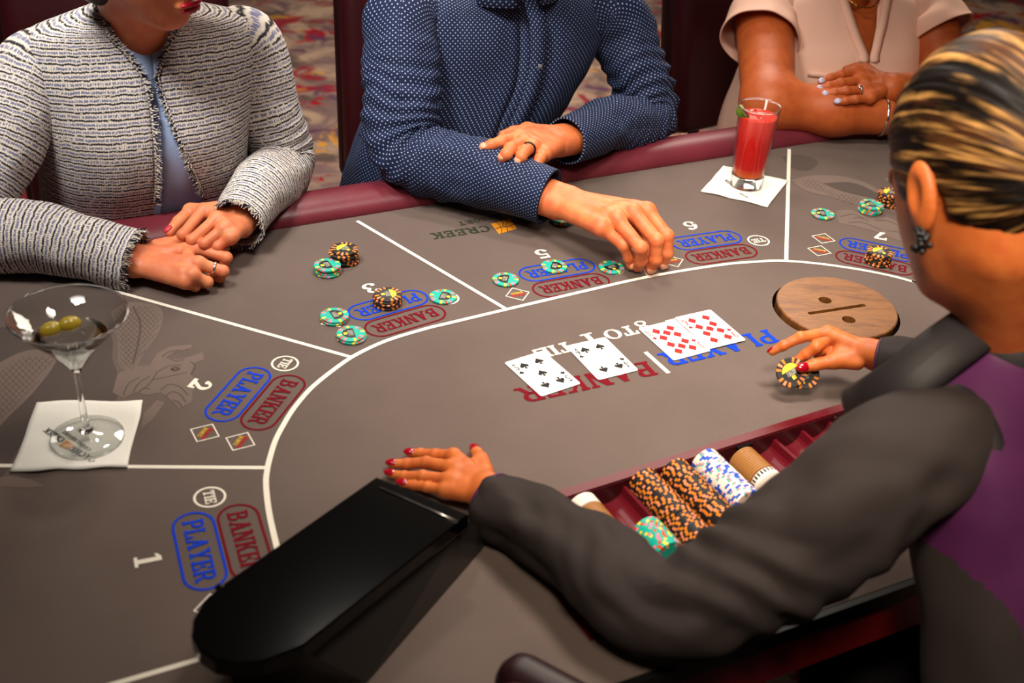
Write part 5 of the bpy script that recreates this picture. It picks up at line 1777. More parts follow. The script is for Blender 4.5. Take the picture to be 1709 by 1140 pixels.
# arms
wR = at(226, 436, 0.030); eRj = T(-0.868, 0.045, 0.060)
shR_ = T(-0.724, 0.165, 0.238)
o, ring, tdir, pe = sleeve('jacket_sleeve', [T(-0.665, 0.165, 0.212), shR_ + TU * -0.012, (shR_ * .5 + eRj * .5) + TU * -0.006, eRj, eRj * .5 + wR * .5 + np.array([0, 0, .005]), wR - nrm(wR - eRj) * 0.004], [0.050, 0.056, 0.056, 0.056, 0.051, 0.042], TWEED, JACK, 1.3, 0.0035, 0.007, 0.55)
fringe('frayed_cuff', np.vstack([ring, ring[:1]]), tdir, [FR_CREAM, FR_NAVY], o, 0.011, 0.00045, 7)
wL = at(397, 372, 0.048); eLj = T(-0.385, 0.118, 0.052)
shL_ = T(-0.436, 0.165, 0.246)
o, ring, tdir, pe = sleeve('jacket_sleeve', [T(-0.495, 0.165, 0.215), shL_ + TU * 0.012, (shL_ * .5 + eLj * .5) + TU * 0.008, eLj, eLj * .45 + wL * .55 + np.array([0, 0, .008]), wL + nrm(wL - eLj) * 0.002], [0.050, 0.055, 0.054, 0.053, 0.048, 0.041], TWEED, JACK, 4.1, 0.0035, 0.007, 0.55)
fringe('frayed_cuff', np.vstack([ring, ring[:1]]), tdir, [FR_CREAM, FR_NAVY], o, 0.011, 0.00045, 8)
HJ1 = dict(wr=wR, fo=wR + nrm(eRj - wR) * 0.06, rf=0.0085, up=np.array([0, -.3, 1]),
    fing=[Pz([(329, 415, .037), (378, 430, .030), (373, 445, .014), (358, 447, .010)]), Pz([(331, 440, .040), (372, 453, .027), (367, 463, .011), (352, 461, .009)]),
          Pz([(321, 459, .033), (346, 471, .019), (338, 473, .010), (322, 468, .009)]), Pz([(309, 470, .025), (326, 478, .013), (318, 477, .009), (306, 473, .009)])],
    thumb=Pz([(262, 412, .030), (292, 405, .026), (322, 404, .022), (345, 410, .018)]))
HJ2 = dict(wr=wL, fo=wL + nrm(eLj - wL) * 0.06, rf=0.0085, up=np.array([-.3, -.6, .7]),
    fing=[Pz([(340, 351, .066), (305, 392, .052), (318, 402, .040), (332, 404, .036)]), Pz([(361, 366, .066), (321, 401, .050), (333, 409, .040), (346, 408, .037)]),
          Pz([(373, 382, .062), (341, 407, .047), (352, 413, .038), (362, 411, .036)]), Pz([(385, 396, .054), (363, 412, .042), (370, 416, .034), (378, 414, .032)])],
    thumb=Pz([(362, 348, .050), (318, 352, .048), (298, 370, .046), (283, 387, .044)]))
HJ2['nup'] = {4: np.array([-.4, .5, .8])}
parts = [hand_geo(HJ1), hand_geo(HJ2)]
hf = nrm(TU * 0.55 - TV * 0.75 - np.array([0, 0, .30])); HA = head_axes(hf, (-0.06, 0, 1))
chin = atv(284, 46, 0.035)
hc_ = chin - HA.T @ np.array([0, 0.062, -0.120])
parts.append(head_geo(hc_, HA, T(-0.58, 0.16, 0.24), 1.0, 0.050))
parts.append(core([(T(-0.60, 0.24, -0.25), T(-0.585, 0.17, 0.2), 0.09, 0.085), (T(-0.68, .165, .22), T(-0.48, .165, .225), 0.035, 0.035), (shR_, eRj, 0.035, 0.03), (eRj, wR + (eRj - wR) * .2, 0.03, 0.022), (shL_, eLj, 0.035, 0.03), (eLj, wL + (eLj - wL) * .2, 0.03, 0.022)]))
V, F = join(parts)
bj = mk('body', V, F, SK_LIGHT, JW)
nails(HJ2, NAIL_PINK, bj, (4,))
finger_ring(HJ1, 1, 0.62, M['silver'], bj)
LIP_RED = mat('red_lipstick', lin(178, 18, 44), 0.25)
face_bits(hc_, HA, bj, LIP_RED)
HAIR_DARK = hair_mat('dark_brown_hair', (34, 24, 20), (52, 36, 28), (72, 50, 36), 0.2)
kp = lambda q: np.minimum(np.maximum(q[:, 2] - 0.035 + q[:, 1] * -0.25, -(q[:, 1] - 0.02)), 0.3)
V, F, uv = hair_geo(hc_, HA, 1.0, (0, -0.6, -0.8), lambda q: np.maximum(-(q[:, 1] - 0.022 - 0.9 * np.maximum(q[:, 2] - 0.02, 0)), -0.5) , 1.09, extra=lambda q: sd_ell(q, (0, -0.05, -0.05), (0.082, 0.055, 0.09)))
mk('hair', V, F, HAIR_DARK, JW, uv)
nk = [T(-0.632, 0.125, 0.292), atv(228, 66, 0.100), atv(244, 73, 0.096), atv(262, 66, 0.098), T(-0.53, 0.125, 0.292)]
V, F, _ = tube(nk, [0.0006] * 5, 6, 40); mk('necklace', V, F, M['gold'], JW)
legs(JW, T(-0.60, 0.20, -0.26), TU, -TV, TROUSER)

# ------------------------------------------------------------------ man in the blue dotted shirt
MAN = root('person', T(-0.03, 0.28, -0.30), 'person in a navy shirt with white dots reaching over the felt', 'person')
mr = rowsT([(-0.35, -0.05, 0.30, 0.185, 0.14, 0.14), (-0.15, -0.045, 0.27, 0.180, 0.14, 0.14), (-0.03, -0.035, 0.245, 0.180, 0.138, 0.14), (0.06, -0.005, 0.228, 0.182, 0.130, 0.14), (0.13, 0.028, 0.222, 0.192, 0.118, 0.135),
            (0.18, 0.042, 0.22, 0.205, 0.104, 0.125), (0.225, 0.048, 0.22, 0.210, 0.090, 0.11), (0.254, 0.05, 0.22, 0.198, 0.076, 0.095), (0.272, 0.051, 0.219, 0.155, 0.068, 0.082), (0.282, 0.052, 0.217, 0.11, 0.063, 0.07), (0.292, 0.053, 0.214, 0.078, 0.060, 0.064), (0.302, 0.054, 0.212, 0.068, 0.058, 0.06)])
SHIRT, Rm = torso('shirt', mr, TU, -TV, DOTS, MAN, seed=21, amp=0.008, z1=0.29, fold=0.004)
# placket with buttons
pts = []
for r in rows_interp(mr, 60):
    if -0.05 < r[0] < 0.285:
        pts.append(torso_pt(r, np.array([0.10 + 0.10 * (0.28 - r[0])]), TU, -TV)[0] - TV * 0.004)
pts = np.array(pts)
V, UVp = [], []
wv = 0.016
for i, p in enumerate(pts):
    for s, o_ in ((-1, 0.0), (-1, 0.0035), (1, 0.0035), (1, 0.0)):
        V.append(p + TU * s * wv - TV * o_); UVp.append((s * wv + o_, p[2] + 0.004))
F = [(i * 4 + j, i * 4 + j + 1, (i + 1) * 4 + j + 1, (i + 1) * 4 + j) for i in range(len(pts) - 1) for j in range(3)]
plk = mk('placket', V, F, DOTS, SHIRT, UVp)
BTN = mat('pearl_button', lin(120, 120, 128), 0.2)
for px, py in ((868, 106), (871, 193)):
    z = 0.172 if py < 150 else 0.08
    k = np.argmin(np.abs(pts[:, 2] - z)); c = pts[k] - TV * 0.0045 + TU * 0.004
    V, F = ellipsoid(c, [TU * 0.0045, np.array([0, 0, 0.0045]), TV * 0.0016], 14, 8)
    mk('button', V, F, BTN, SHIRT)
# collar
V, UVc = [], []
for k_, ph in enumerate(np.linspace(0.25, 2 * math.pi - 0.1, 60)):
    r = np.array([0.285, *T(0.053, 0.214)[:2], 0.074, 0.064, 0.068]); r2 = r.copy(); r2[0] = 0.315; r3 = r.copy(); r3[0] = 0.272; r3[3:6] += 0.022
    for rr in (r, r2, r3):
        q = torso_pt(rr, np.array([ph]), TU, -TV)[0]; V.append(q); UVc.append((ph * 0.07, rr[0]))
F = []
for i in range(59):
    for j in (0, 1): F.append((i * 3 + j, i * 3 + j + 1, (i + 1) * 3 + j + 1, (i + 1) * 3 + j))
co = mk('collar', V, F, DOTS, SHIRT, UVc); sd = co.modifiers.new('thickness', 'SOLIDIFY'); sd.thickness = 0.002
mS1 = T(-0.140, 0.205, 0.240); mE1 = T(-0.185, 0.045, 0.070); mW1 = at(917, 329, 0.062)
o, ring, td, pe = sleeve('shirt_sleeve', [T(-0.09, 0.215, 0.205), mS1, mS1 * .5 + mE1 * .5 + TU * -0.012, mE1 + TV * 0.006, mE1 * .5 + mW1 * .5 + np.array([0, 0, .006]), mW1], [0.055, 0.066, 0.065, 0.060, 0.053, 0.042], DOTS, SHIRT, 11.2, 0.0055, 0.014, 0.45, cuff=0.16, ew=0.22)
mS2 = T(0.262, 0.205, 0.225); mE2 = T(0.316, 0.115, 0.045); mW2 = at(943, 236, 0.078)
o, ring, td, pe = sleeve('shirt_sleeve', [T(0.20, 0.215, 0.195), mS2, mS2 * .5 + mE2 * .5 + TU * 0.012, mE2, mE2 * .5 + mW2 * .5 + np.array([0, 0, .006]), mW2], [0.055, 0.064, 0.058, 0.054, 0.048, 0.039], DOTS, SHIRT, 5.7, 0.0055, 0.014, 0.48, cuff=0.17, ew=0.22)
HM1 = dict(wr=at(938, 338, .060), fo=mW1 + nrm(mE1 - mW1) * 0.04, rf=0.0108, rw=0.0235, rfo=0.029, up=np.array([.3, -.5, .8]),
    fing=[Pz([(1080, 352, .078), (1113, 394, .056), (1113, 424, .030), (1106, 442, .010)]), Pz([(1057, 355, .080), (1096, 402, .058), (1094, 434, .028), (1086, 449, .010)]),
          Pz([(1030, 366, .076), (1069, 414, .054), (1070, 436, .028), (1063, 446, .011)]), Pz([(1003, 380, .066), (1041, 410, .046), (1049, 430, .026), (1052, 443, .012)])],
    thumb=Pz([(985, 345, .062), (1035, 360, .050), (1075, 392, .034), (1084, 425, .018)]))
HM2 = dict(wr=at(925, 236, .085), fo=mW2 + nrm(mE2 - mW2) * 0.04, rf=0.0102, rw=0.0215, rfo=0.026, up=np.array([-.2, -.4, .9]),
    fing=[Pz([(866, 228, .118), (838, 236, .126), (820, 242, .124), (806, 247, .120)]), Pz([(873, 238, .120), (852, 248, .128), (845, 257, .124), (838, 264, .117)]),
          Pz([(888, 246, .116), (875, 253, .124), (870, 262, .119), (865, 270, .112)]), Pz([(907, 257, .106), (901, 265, .110), (897, 274, .104), (893, 282, .097)])],
    thumb=Pz([(905, 222, .095), (880, 218, .100), (858, 221, .104), (840, 226, .108)]))
parts = [hand_geo(HM1), hand_geo(HM2)]
mh = T(0.04, 0.165, 0.44); MA = head_axes(nrm(-TV * 0.9 + TU * 0.1 - np.array([0, 0, .45])))
parts.append(head_geo(mh, MA, T(0.052, 0.22, 0.24), 1.03, 0.056))
parts.append(core([(T(-0.03, 0.28, -0.25), T(0.045, 0.22, 0.15), 0.10, 0.09), (T(-0.1, .21, .18), T(0.2, .21, .18), 0.04, 0.04), (mS1, mE1, 0.04, 0.035), (mE1, mW1 + (mE1 - mW1) * .15, 0.035, 0.026), (mS2, mE2, 0.04, 0.035), (mE2, mW2 + (mE2 - mW2) * .15, 0.035, 0.026)]))
V, F = join(parts)
bm_ = mk('body', V, F, SK_MAN, MAN)
nails(HM2, NAIL_BARE, bm_, (0, 1, 2), 0.006); nails(HM1, NAIL_BARE, bm_, (0, 1, 2, 3), 0.006)
finger_ring(HM2, 2, 0.45, M['black_metal'], bm_, 'ring', 0.0014)
face_bits(mh, MA, bm_, mat('lip_skin', lin(178, 100, 84), 0.45), 1.03)
V, F, uv = hair_geo(mh, MA, 1.03, (0, -0.3, 0.95), lambda q: -(q[:, 1] - 0.035 - 0.9 * np.maximum(q[:, 2] - 0.04, 0) - 0.6 * np.minimum(q[:, 2] + 0.02, 0)), 1.07)
mk('hair', V, F, HAIR_DARK, MAN, uv)
legs(MAN, T(-0.03, 0.26, -0.27), TU, -TV, TROUSER)

# ------------------------------------------------------------------ woman in the pink blouse
pa = math.radians(13)
PX_ = np.array([math.cos(pa), math.sin(pa), 0.0]); PF = np.array([math.sin(pa), -math.cos(pa), 0.0])
PC = np.array([0.632, 2.525, 0.0])
PINK = root('person', (PC[0] - PF[0] * 0.05, PC[1] - PF[1] * 0.05, -0.30), 'person in a pale pink short-sleeved blouse with folded arms on the rail', 'person')
def rp(z, back, w, df, db): c = PC - PF * back; return (z, c[0], c[1], w, df, db)
pr = [rp(-0.32, 0.07, 0.20, 0.15, 0.14), rp(-0.12, 0.05, 0.195, 0.15, 0.14), rp(0.0, 0.02, 0.19, 0.145, 0.13), rp(0.05, 0.0, 0.188, 0.150, 0.125), rp(0.10, 0, 0.19, 0.135, 0.12), rp(0.14, 0, 0.198, 0.108, 0.11),
      rp(0.17, 0, 0.20, 0.088, 0.095), rp(0.19, 0, 0.182, 0.074, 0.082), rp(0.206, 0.002, 0.14, 0.066, 0.072), rp(0.22, 0.004, 0.10, 0.060, 0.064), rp(0.234, 0.006, 0.074, 0.056, 0.060), rp(0.246, 0.008, 0.064, 0.054, 0.058)]
vz = np.array([-0.4, 0.112, 0.13, 0.16, 0.19, 0.215, 0.25]); vh = np.array([0.002, 0.002, 0.010, 0.022, 0.032, 0.040, 0.044]); CO = 0.012
def pv(sgn):
    def g(z):
        r = rows_interp(pr, 200); k = np.argmin(np.abs(r[:, 0] - z))
        s = (CO + sgn * np.interp(z, vz, vh)) / r[k][3]
        return math.asin(max(-.95, min(.95, np.sign(s) * abs(s) ** (1 / 0.86))))
    return g
BL, Rp = torso('blouse', pr, PX_, PF, PINK_CLOTH, PINK, grow=0.003, lo=pv(1), hi=lambda z: 2 * math.pi + pv(-1)(z), seed=31, amp=0.004, z1=0.238, fold=0.0042)
for sgn in (-1, 1):
    E = np.array([torso_pt(r + np.array([0, 0, 0, .005, .005, .005]), np.array([pv(sgn)(r[0])]), PX_, PF)[0] for r in Rp if r[0] > 0.10])
    V = []
    for p in E:
        V += [p + PF * 0.001, p + PX_ * sgn * 0.011 + PF * 0.0035, p + PX_ * sgn * 0.022 - PF * 0.002]
    F = [(i * 3 + j, i * 3 + j + 1, (i + 1) * 3 + j + 1, (i + 1) * 3 + j) for i in range(len(E) - 1) for j in (0, 1)]
    co = mk('neck_band', V, F, PINK_CLOTH, BL); sd = co.modifiers.new('thickness', 'SOLIDIFY'); sd.thickness = 0.0015
# chest pocket flap with stud
rpk = rows_interp(pr, 120)
for name, z_, hgt in (('pocket_flap', 0.083, 0.010),):
    V = []
    for x in np.linspace(-0.112, -0.035, 12):
        for dz in (0, -hgt):
            z = z_ + dz - (x + 0.112) * 0.10
            k = np.argmin(np.abs(rpk[:, 0] - z)); r = rpk[k] + np.array([0, 0, 0, .006, .006, .006])
            s = x / r[3]; V.append(torso_pt(r, np.array([math.asin(np.sign(s) * abs(s) ** (1 / 0.86))]), PX_, PF)[0])
    F = [(i * 2, i * 2 + 1, i * 2 + 3, i * 2 + 2) for i in range(11)]
    pf = mk(name, V, F, PINK_CLOTH, BL); sd = pf.modifiers.new('thickness', 'SOLIDIFY'); sd.thickness = 0.003; sd.offset = 1
    V, F = ellipsoid(np.array(V[-2]) + PF * 0.004 - PX_ * 0.004 - np.array([0, 0, .003]), np.eye(3) * 0.0028, 10, 8); mk('stud', V, F, M['gold'], BL)
pS1 = PC + PX_ * -0.175 + PF * 0.02 + np.array([0, 0, 0.155]); pE1 = at(1282, 172, 0.062); pW1 = at(1478, 196, 0.050)
pS2 = PC + PX_ * 0.18 + PF * 0.02 + np.array([0, 0, 0.155]); pE2 = np.array([0.86, 2.40, 0.045]); pW2 = at(1486, 148, 0.092)
o, ring, td, pe = sleeve('blouse_sleeve', [PC + PX_ * -0.12 + np.array([0, 0, .165]), pS1 + np.array([0, 0, .006]), pS1 * .72 + pE1 * .28 + PX_ * -0.012], [0.05, 0.066, 0.079], PINK_CLOTH, BL, 2.7, 0.004, 0.0, 0.5, nring=50)
o, ring, td, pe = sleeve('blouse_sleeve', [PC + PX_ * 0.12 + np.array([0, 0, .165]), pS2 + np.array([0, 0, .006]), pS2 * .74 + pE2 * .26 + PX_ * 0.014], [0.05, 0.066, 0.079], PINK_CLOTH, BL, 3.7, 0.004, 0.0, 0.5, nring=50)
def arm_geo(pr_, h=0.0045):
    return core(pr_, h)
HP = dict(wr=at(1475, 143, .094), fo=pW2 + nrm(pE2 - pW2) * 0.05, rf=0.0092, up=np.array([-.1, -.5, .85]), rw=0.021, rfo=0.030,
    fing=[Pz([(1428, 122, .112), (1403, 125, .114), (1385, 130, .110), (1370, 137, .104)]), Pz([(1434, 135, .106), (1403, 139, .108), (1383, 144, .104), (1367, 149, .098)]),
          Pz([(1441, 151, .100), (1412, 152, .103), (1393, 155, .099), (1376, 158, .094)]), Pz([(1451, 164, .094), (1428, 166, .095), (1411, 169, .092), (1397, 171, .088)])],
    thumb=Pz([(1462, 128, .104), (1445, 116, .106), (1428, 113, .102), (1412, 116, .098)]))
HP['h'] = 0.0024
HP2 = dict(wr=pW1 + nrm(pW1 - pE1) * 0.012, fo=pW1 + nrm(pE1 - pW1) * 0.06, rf=0.0092, up=np.array([0, 0, 1]), rw=0.024, rfo=0.033,
    fing=[[pW1 + PX_ * a + PF * (b - 0.024) + np.array([0, 0, c + .006]) for a, b, c in l] for l in (
        [(0.085, -.02, .012), (0.122, -.02, .010), (0.142, -.02, .0), (0.158, -.02, -.010)], [(0.087, -.002, .012), (0.128, -.002, .010), (0.150, -.002, .0), (0.167, -.002, -.010)],
        [(0.084, .016, .010), (0.122, .016, .008), (0.143, .016, -.002), (0.158, .016, -.012)], [(0.078, .032, .004), (0.106, .032, .002), (0.122, .032, -.006), (0.134, .032, -.014)])],
    thumb=[pW1 + PX_ * a + PF * (b - 0.02) + np.array([0, 0, c]) for a, b, c in [(0.02, -.02, 0), (0.05, -.04, 0), (0.08, -.045, -.003), (0.10, -.045, -.006)]])
HP2['h'] = 0.003
neckp = PC - PF * 0.004 + np.array([0, 0, 0.19])
ph_ = PC + PF * 0.03 + np.array([0, 0, 0.385]); PA = head_axes(nrm(PF * 0.9 - PX_ * 0.2 - np.array([0, 0, .35])))
parts = [hand_geo(HP), hand_geo(HP2), head_geo(ph_, PA, neckp, 1.0, 0.053)]
parts.append(core([(pS1, pE1, 0.060, 0.050), (pE1, pE1 * .45 + pW1 * .55, 0.048, 0.043), (pE1 * .45 + pW1 * .55, pW1, 0.043, 0.033)], 0.005))
parts.append(core([(pS2, pE2, 0.060, 0.048), (pE2, pW2, 0.046, 0.030)], 0.006))
rc = [(rpk[i][1], rpk[i][2], rpk[i][0]) for i in range(len(rpk))]
parts.append(core([(PC - PF * .06 + [0, 0, -.25], PC + [0, 0, .06], 0.11, 0.115), (PC + PX_ * -.10 + PF * .01 + [0, 0, .10], PC + PX_ * .10 + PF * .01 + [0, 0, .10], 0.075, 0.075), (PC + PX_ * -.11 + [0, 0, .145], PC + PX_ * .11 + [0, 0, .145], 0.045, 0.045)], 0.006))
V, F = join(parts)
bp_ = mk('body', V, F, SK_PINK, PINK)
nails(HP, NAIL_LILAC, bp_, (0, 1, 2, 3), 0.0075)
rg_ = finger_ring(HP, 2, 0.28, M['silver'], bp_, 'ring', 0.0016)
a, b = HP['fing'][2][0], HP['fing'][2][1]
V, F = ellipsoid(a + (b - a) * 0.28 + np.array([-.001, -.006, .008]), np.eye(3) * 0.0034, 10, 8); mk('stone', V, F, M['silver'], rg_)
nk = [PC + PX_ * -.045 + PF * .035 + [0, 0, .222], PC + PX_ * -.012 + PF * .072 + [0, 0, .198], PC + PX_ * .012 + PF * .078 + [0, 0, .192], PC + PX_ * .036 + PF * .072 + [0, 0, .198], PC + PX_ * .069 + PF * .035 + [0, 0, .222]]
V, F, _ = tube(nk, [0.0016] * 5, 8, 40, disp=lambda s, th, d: 0.0008 * np.sin(d * 900) + 0 * th); mk('necklace', V, F, M['gold'], PINK)
V, F = torus(pW1 + nrm(pE1 - pW1) * 0.006, pW1 - pE1, 0.036, 0.0016); mk('bracelet', V, F, M['silver'], PINK)
face_bits(ph_, PA, bp_, mat('pink_lipstick', lin(188, 84, 84), 0.35))
V, F, uv = hair_geo(ph_, PA, 1.0, (0, -0.6, -0.8), lambda q: -(q[:, 1] - 0.022 - 0.9 * np.maximum(q[:, 2] - 0.02, 0)), 1.09, extra=lambda q: sd_ell(q, (0, -0.05, -0.04), (0.082, 0.055, 0.09)))
mk('hair', V, F, HAIR_DARK, PINK, uv)
legs(PINK, PC - PF * 0.05 + [0, 0, -.27], PX_, PF, CREAM_CLOTH)

# ------------------------------------------------------------------ dealer
dl = nrm([-0.743, -0.669, 0]); df_ = np.array([dl[1], -dl[0], 0.0]); DX = -dl      # DX: towards her right hand
DEAL = root('person', (0.57, 0.76, -0.30), 'person dealing, seen from behind in a charcoal and purple jacket, streaked hair tied back', 'person')
drw = [(z, cx + 0.047, cy + 0.026, w, f_, b_) for z, cx, cy, w, f_, b_ in [(-0.34, 0.575, 0.755, 0.175, 0.12, 0.125), (-0.12, 0.545, 0.835, 0.158, 0.105, 0.11), (0.02, 0.520, 0.895, 0.152, 0.10, 0.105), (0.10, 0.502, 0.930, 0.155, 0.10, 0.102), (0.16, 0.488, 0.958, 0.160, 0.095, 0.098),
       (0.205, 0.476, 0.978, 0.166, 0.085, 0.09), (0.238, 0.468, 0.992, 0.162, 0.072, 0.08), (0.262, 0.462, 1.002, 0.140, 0.062, 0.07), (0.282, 0.457, 1.010, 0.105, 0.056, 0.062), (0.298, 0.453, 1.016, 0.076, 0.052, 0.056), (0.312, 0.450, 1.020, 0.064, 0.050, 0.053)]]
def dmi(v, uv):
    zrel = v[2]
    R_ = drw[0]
    c = np.array([np.interp(zrel, [r[0] for r in drw], [r[1] for r in drw]), np.interp(zrel, [r[0] for r in drw], [r[2] for r in drw])])
    x = (v[:2] - c) @ DX[:2]; y = (v[:2] - c) @ df_[:2]
    if y < 0.05 and x > np.interp(zrel, [-0.1, 0.0, 0.12, 0.16], [-0.06, -0.09, -0.14, -0.17]) and zrel < 0.30: return 1
    return 0
DJ, Rd = torso('jacket', drw, DX, df_, [BLACK_CLOTH, PURPLE], DEAL, seed=44, amp=0.005, z1=0.306, midx=dmi, nph=160)
# armhole piping and back-yoke band
def band(pts, w, m, name, lift=0.003):
    P = np.asarray(pts, float)
    V, F, _ = tube(P, [w] * len(P), 12, 60, flat=1.0)
    mk(name, V, F, m, DJ)
def bpt(z, x):
    r = rows_interp(drw, 200); r = r[np.argmin(np.abs(r[:, 0] - z))]
    s = max(-.999, min(.999, x / r[3])); a = math.asin(np.sign(s) * abs(s) ** (1 / 0.86))
    return torso_pt(r, np.array([math.pi - a]), DX, df_)[0]
# collar: thick stand collar rolling down to the front
Vc, Fc = [], []
nC = 60
for i in range(nC):
    ph = math.pi * 0.15 + (2 * math.pi - 0.3 * math.pi) * i / (nC - 1)
    bk = 0.5 - 0.5 * math.cos(ph)
    for z, g in ((0.280 - 0.02 * (1 - bk), 0.020), (0.300 - 0.015 * (1 - bk), 0.014), (0.322 - 0.012 * (1 - bk), 0.007), (0.325 - 0.012 * (1 - bk), 0.002), (0.300, -0.004)):
        r = np.array([z, 0.498, 1.044, 0.062 + g, 0.050 + g, 0.053 + g])
        Vc.append(torso_pt(r, np.array([ph]), DX, df_)[0])
Fc = [(i * 5 + j, i * 5 + j + 1, (i + 1) * 5 + j + 1, (i + 1) * 5 + j) for i in range(nC - 1) for j in range(4)]
mk('collar', Vc, Fc, BLACK_TRIM, DJ)
for side, pth in ((0, [at(1765, 505, .325), at(1705, 515, .325), at(1640, 540, .318), at(1575, 584, .302), at(1512, 634, .275), at(1462, 668, .245), at(1425, 690, .21)]), (1, [at(1765, 505, .325), np.array([.56, 1.10, .31]), np.array([.57, 1.16, .27]), np.array([.53, 1.20, .21])])):
    V, F, _ = tube(pth, [0.026] * len(pth), 20, 60, ref=(-0.25, -0.45, 0.85), flat=0.36)
    mk('lapel', V, F, BLACK_TRIM, DJ)
dS1 = np.array([0.400, 0.934, 0.224]); dE1 = np.array([0.172, 0.860, 0.060]); dW1 = at(822, 838, 0.036)
o, ring, td, pe = sleeve('jacket_sleeve', [np.array([0.50, 1.00, 0.165]), dS1, dS1 * .5 + dE1 * .5 + np.array([0, -.012, -.002]), dE1, dE1 * .5 + dW1 * .5 + np.array([0, 0, .004]), dW1], [0.040, 0.063, 0.061, 0.053, 0.045, 0.034], BLACK_CLOTH, DJ, 9.4, 0.0065, 0.011, 0.52, ew=0.26, fl=0.058, diag=0.9)
V, F = torus(dS1 + np.array([0.034, 0.022, -0.016]), np.array([0.50, 1.0, .165]) - dE1 + np.array([0, 0, -.05]), 0.066, 0.0075, 60, 12); mk('armhole_band', V, F, BLACK_TRIM, DJ)
V, F = join([torus(dW1 + nrm(dW1 - dE1) * 0.001, dW1 - dE1, 0.0325, 0.0014, 40, 8)]); mk('cuff_piping', V, F, PURPLE, o)
dS2 = np.array([0.602, 1.130, 0.215]); dE2 = np.array([0.640, 1.260, 0.100]); dW2 = at(1470, 603, 0.062)
o, ring, td, pe = sleeve('jacket_sleeve', [np.array([0.54, 1.08, 0.205]), dS2, dS2 * .5 + dE2 * .5 + np.array([.01, 0, .01]), dE2, dE2 * .5 + dW2 * .5, dW2], [0.055, 0.068, 0.060, 0.052, 0.042, 0.031], BLACK_CLOTH, DJ, 13.4, 0.005, 0.010, 0.52)
V, F = join([torus(dW2 + nrm(dW2 - dE2) * 0.001, dW2 - dE2, 0.0300, 0.0013, 40, 8)]); mk('cuff_piping', V, F, PURPLE, o)
for px in ((1513, 574), (1523, 577)):
    V, F = ellipsoid(at(px[0], px[1], 0.088), np.eye(3) * 0.0042, 12, 8); mk('cuff_button', V, F, M['silver'], o)
HD1 = dict(wr=at(812, 820, .034), fo=dW1 + nrm(dE1 - dW1) * 0.04, rf=0.0072, rw=0.0175, rfo=0.024, up=np.array([0, -.25, 1]),
    fing=[Pz([(757, 761, .024), (727, 759, .016), (702, 757, .010), (684, 756, .0085)]), Pz([(752, 780, .027), (712, 772, .018), (680, 774, .011), (654, 774, .0085)]),
          Pz([(748, 801, .027), (706, 795, .019), (675, 795, .012), (651, 791, .0085)]), Pz([(744, 819, .023), (713, 813, .017), (691, 810, .011), (671, 807, .009)])],
    thumb=Pz([(810, 788, .026), (802, 768, .017), (796, 757, .013), (792, 751, .011)]))
HD1['h'] = 0.0017
HD2 = dict(wr=at(1455, 592, .064), fo=dW2 + nrm(dE2 - dW2) * 0.04, rf=0.0076, rw=0.0180, rfo=0.024, up=np.array([-.2, .5, .8]),
    fing=[Pz([(1381, 556, .080), (1336, 563, .078), (1307, 577, .066), (1289, 587, .056)]), Pz([(1388, 562, .074), (1362, 579, .070), (1345, 591, .058), (1332, 600, .050)]),
          Pz([(1398, 570, .066), (1376, 583, .062), (1366, 592, .050), (1372, 596, .042)]), Pz([(1408, 578, .058), (1390, 588, .056), (1384, 594, .046), (1392, 596, .040)])],
    thumb=Pz([(1430, 605, .058), (1390, 603, .056), (1360, 609, .052), (1338, 614, .049)]))
HD2['h'] = 0.0017
HD2['nup'] = {4: -CF + np.array([0, 0, .3]), 0: np.array([-.6, .5, .4])}
dh = at(1638, 290, 0.460); fa = math.radians(-25)
DA = head_axes(nrm([math.sin(fa), math.cos(fa), -0.52]))
parts = [hand_geo(HD1), hand_geo(HD2), head_geo(dh, DA, np.array([0.497, 1.042, 0.27]), 0.98, 0.050, 0.003, True, 0.4)]
parts.append(core([(np.array([.60, .83, -.25]), np.array([.52, 1.0, .17]), 0.075, 0.075), (dS1 + (0.06, .06, -.02), dS2 + (-.04, -.05, -.02), 0.035, 0.035), (dS1, dE1, 0.035, 0.03), (dE1, dW1 + (dE1 - dW1) * .15, 0.028, 0.021), (dS2, dE2, 0.035, 0.03), (dE2, dW2 + (dE2 - dW2) * .15, 0.028, 0.02)]))
V, F = join(parts)
bd_ = mk('body', V, F, SK_DEAL, DEAL)
nails(HD1, NAIL_RED, bd_, (0, 1, 2, 3, 4), 0.0084); nails(HD2, NAIL_RED, bd_, (0, 4), 0.0078)
face_bits(dh, DA, bd_, mat('dark_lipstick', lin(120, 30, 36), 0.35), 0.98)
HAIR_STREAK = hair_mat('black_hair_with_caramel_streaks', (17, 11, 9), (78, 46, 25), (196, 146, 82), 0.25)
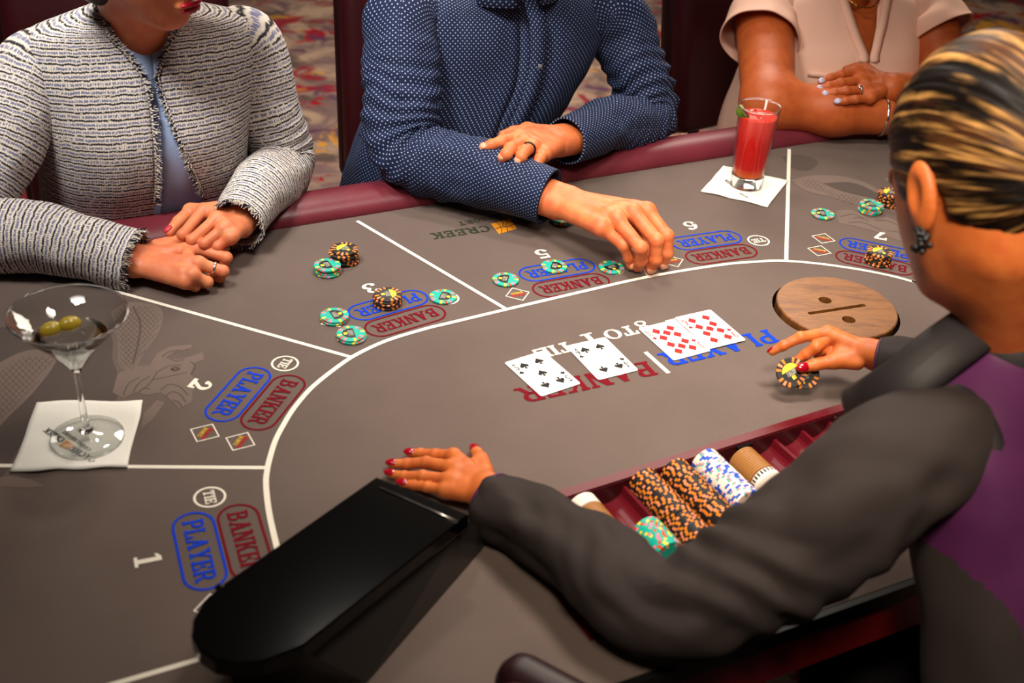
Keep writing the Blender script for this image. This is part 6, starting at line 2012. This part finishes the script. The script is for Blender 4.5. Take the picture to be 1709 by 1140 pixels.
def dkeep(q):
    hl = 0.050 + 0.9 * np.maximum(q[:, 2] - 0.03, 0) - 0.45 * np.maximum(0.02 - q[:, 2], 0)      # hairline at the front
    nape = q[:, 2] + 0.030 - 0.55 * np.minimum(q[:, 1] + 0.02, 0) - 0.35 * np.maximum(q[:, 1], 0)
    ear = np.linalg.norm((q - np.array([-0.08, -0.004, -0.022], np.float32)) / np.array([1, 0.9, 1.1], np.float32), axis=1) - 0.030
    ear2 = np.linalg.norm((q - np.array([0.08, -0.004, -0.022], np.float32)) / np.array([1, 0.9, 1.1], np.float32), axis=1) - 0.030
    return np.minimum(np.minimum(hl - q[:, 1], nape), np.minimum(ear, ear2))
V, F, uv = hair_geo(dh, DA, 0.98, (0, -0.9, -0.15), dkeep, 1.075, 0.0024, extra=lambda q: sd_ell(q, (0, -0.128, -0.020), (0.040, 0.034, 0.040)))
mk('hair', V, F, HAIR_STREAK, DEAL, uv)
# earring
W_ = lambda x, y, z: dh + 0.98 * (DA.T @ np.array([x, y, z]))
mb = MB()
rg = random.Random(3)
for i in range(26):
    c = W_(-0.083 + rg.gauss(0, .0015), -0.008 + rg.gauss(0, .0035), -0.040 - 0.022 * i / 26 + rg.gauss(0, .0015))
    V, F = ellipsoid(c, np.eye(3) * 0.0032, 8, 6); mb.add(V, F)
mb.obj('earring', mat('black_crystal', lin(18, 18, 20), 0.15), DEAL, smooth=True)
legs(DEAL, np.array([0.56, 0.80, -0.27]), DX, nrm(TV * 1.0), TROUSER, 0.36)
# chips held in her right hand
for k_, (px, py, dz, rot, lab) in enumerate([(1321, 622, 0.041, 0.6, 'black and orange chip held between thumb and finger, edge forward'), (1344, 625, 0.039, 2.0, 'black and orange chip half behind the other in the dealing hand')]):
    c = at(px, py, dz) + CF * (0.004 + 0.004 * k_)
    ch = put('casino_chip', CHIP['black'], c)
    nv = Vector((-CF[0], -CF[1], -CF[2] + 0.12)).normalized()
    ch.rotation_euler = (nv.to_track_quat('Z', 'Y').to_matrix() @ Matrix.Rotation(rot, 3, 'Z')).to_euler()
    props(ch, lab, 'chip'); dress(ch, 'black')
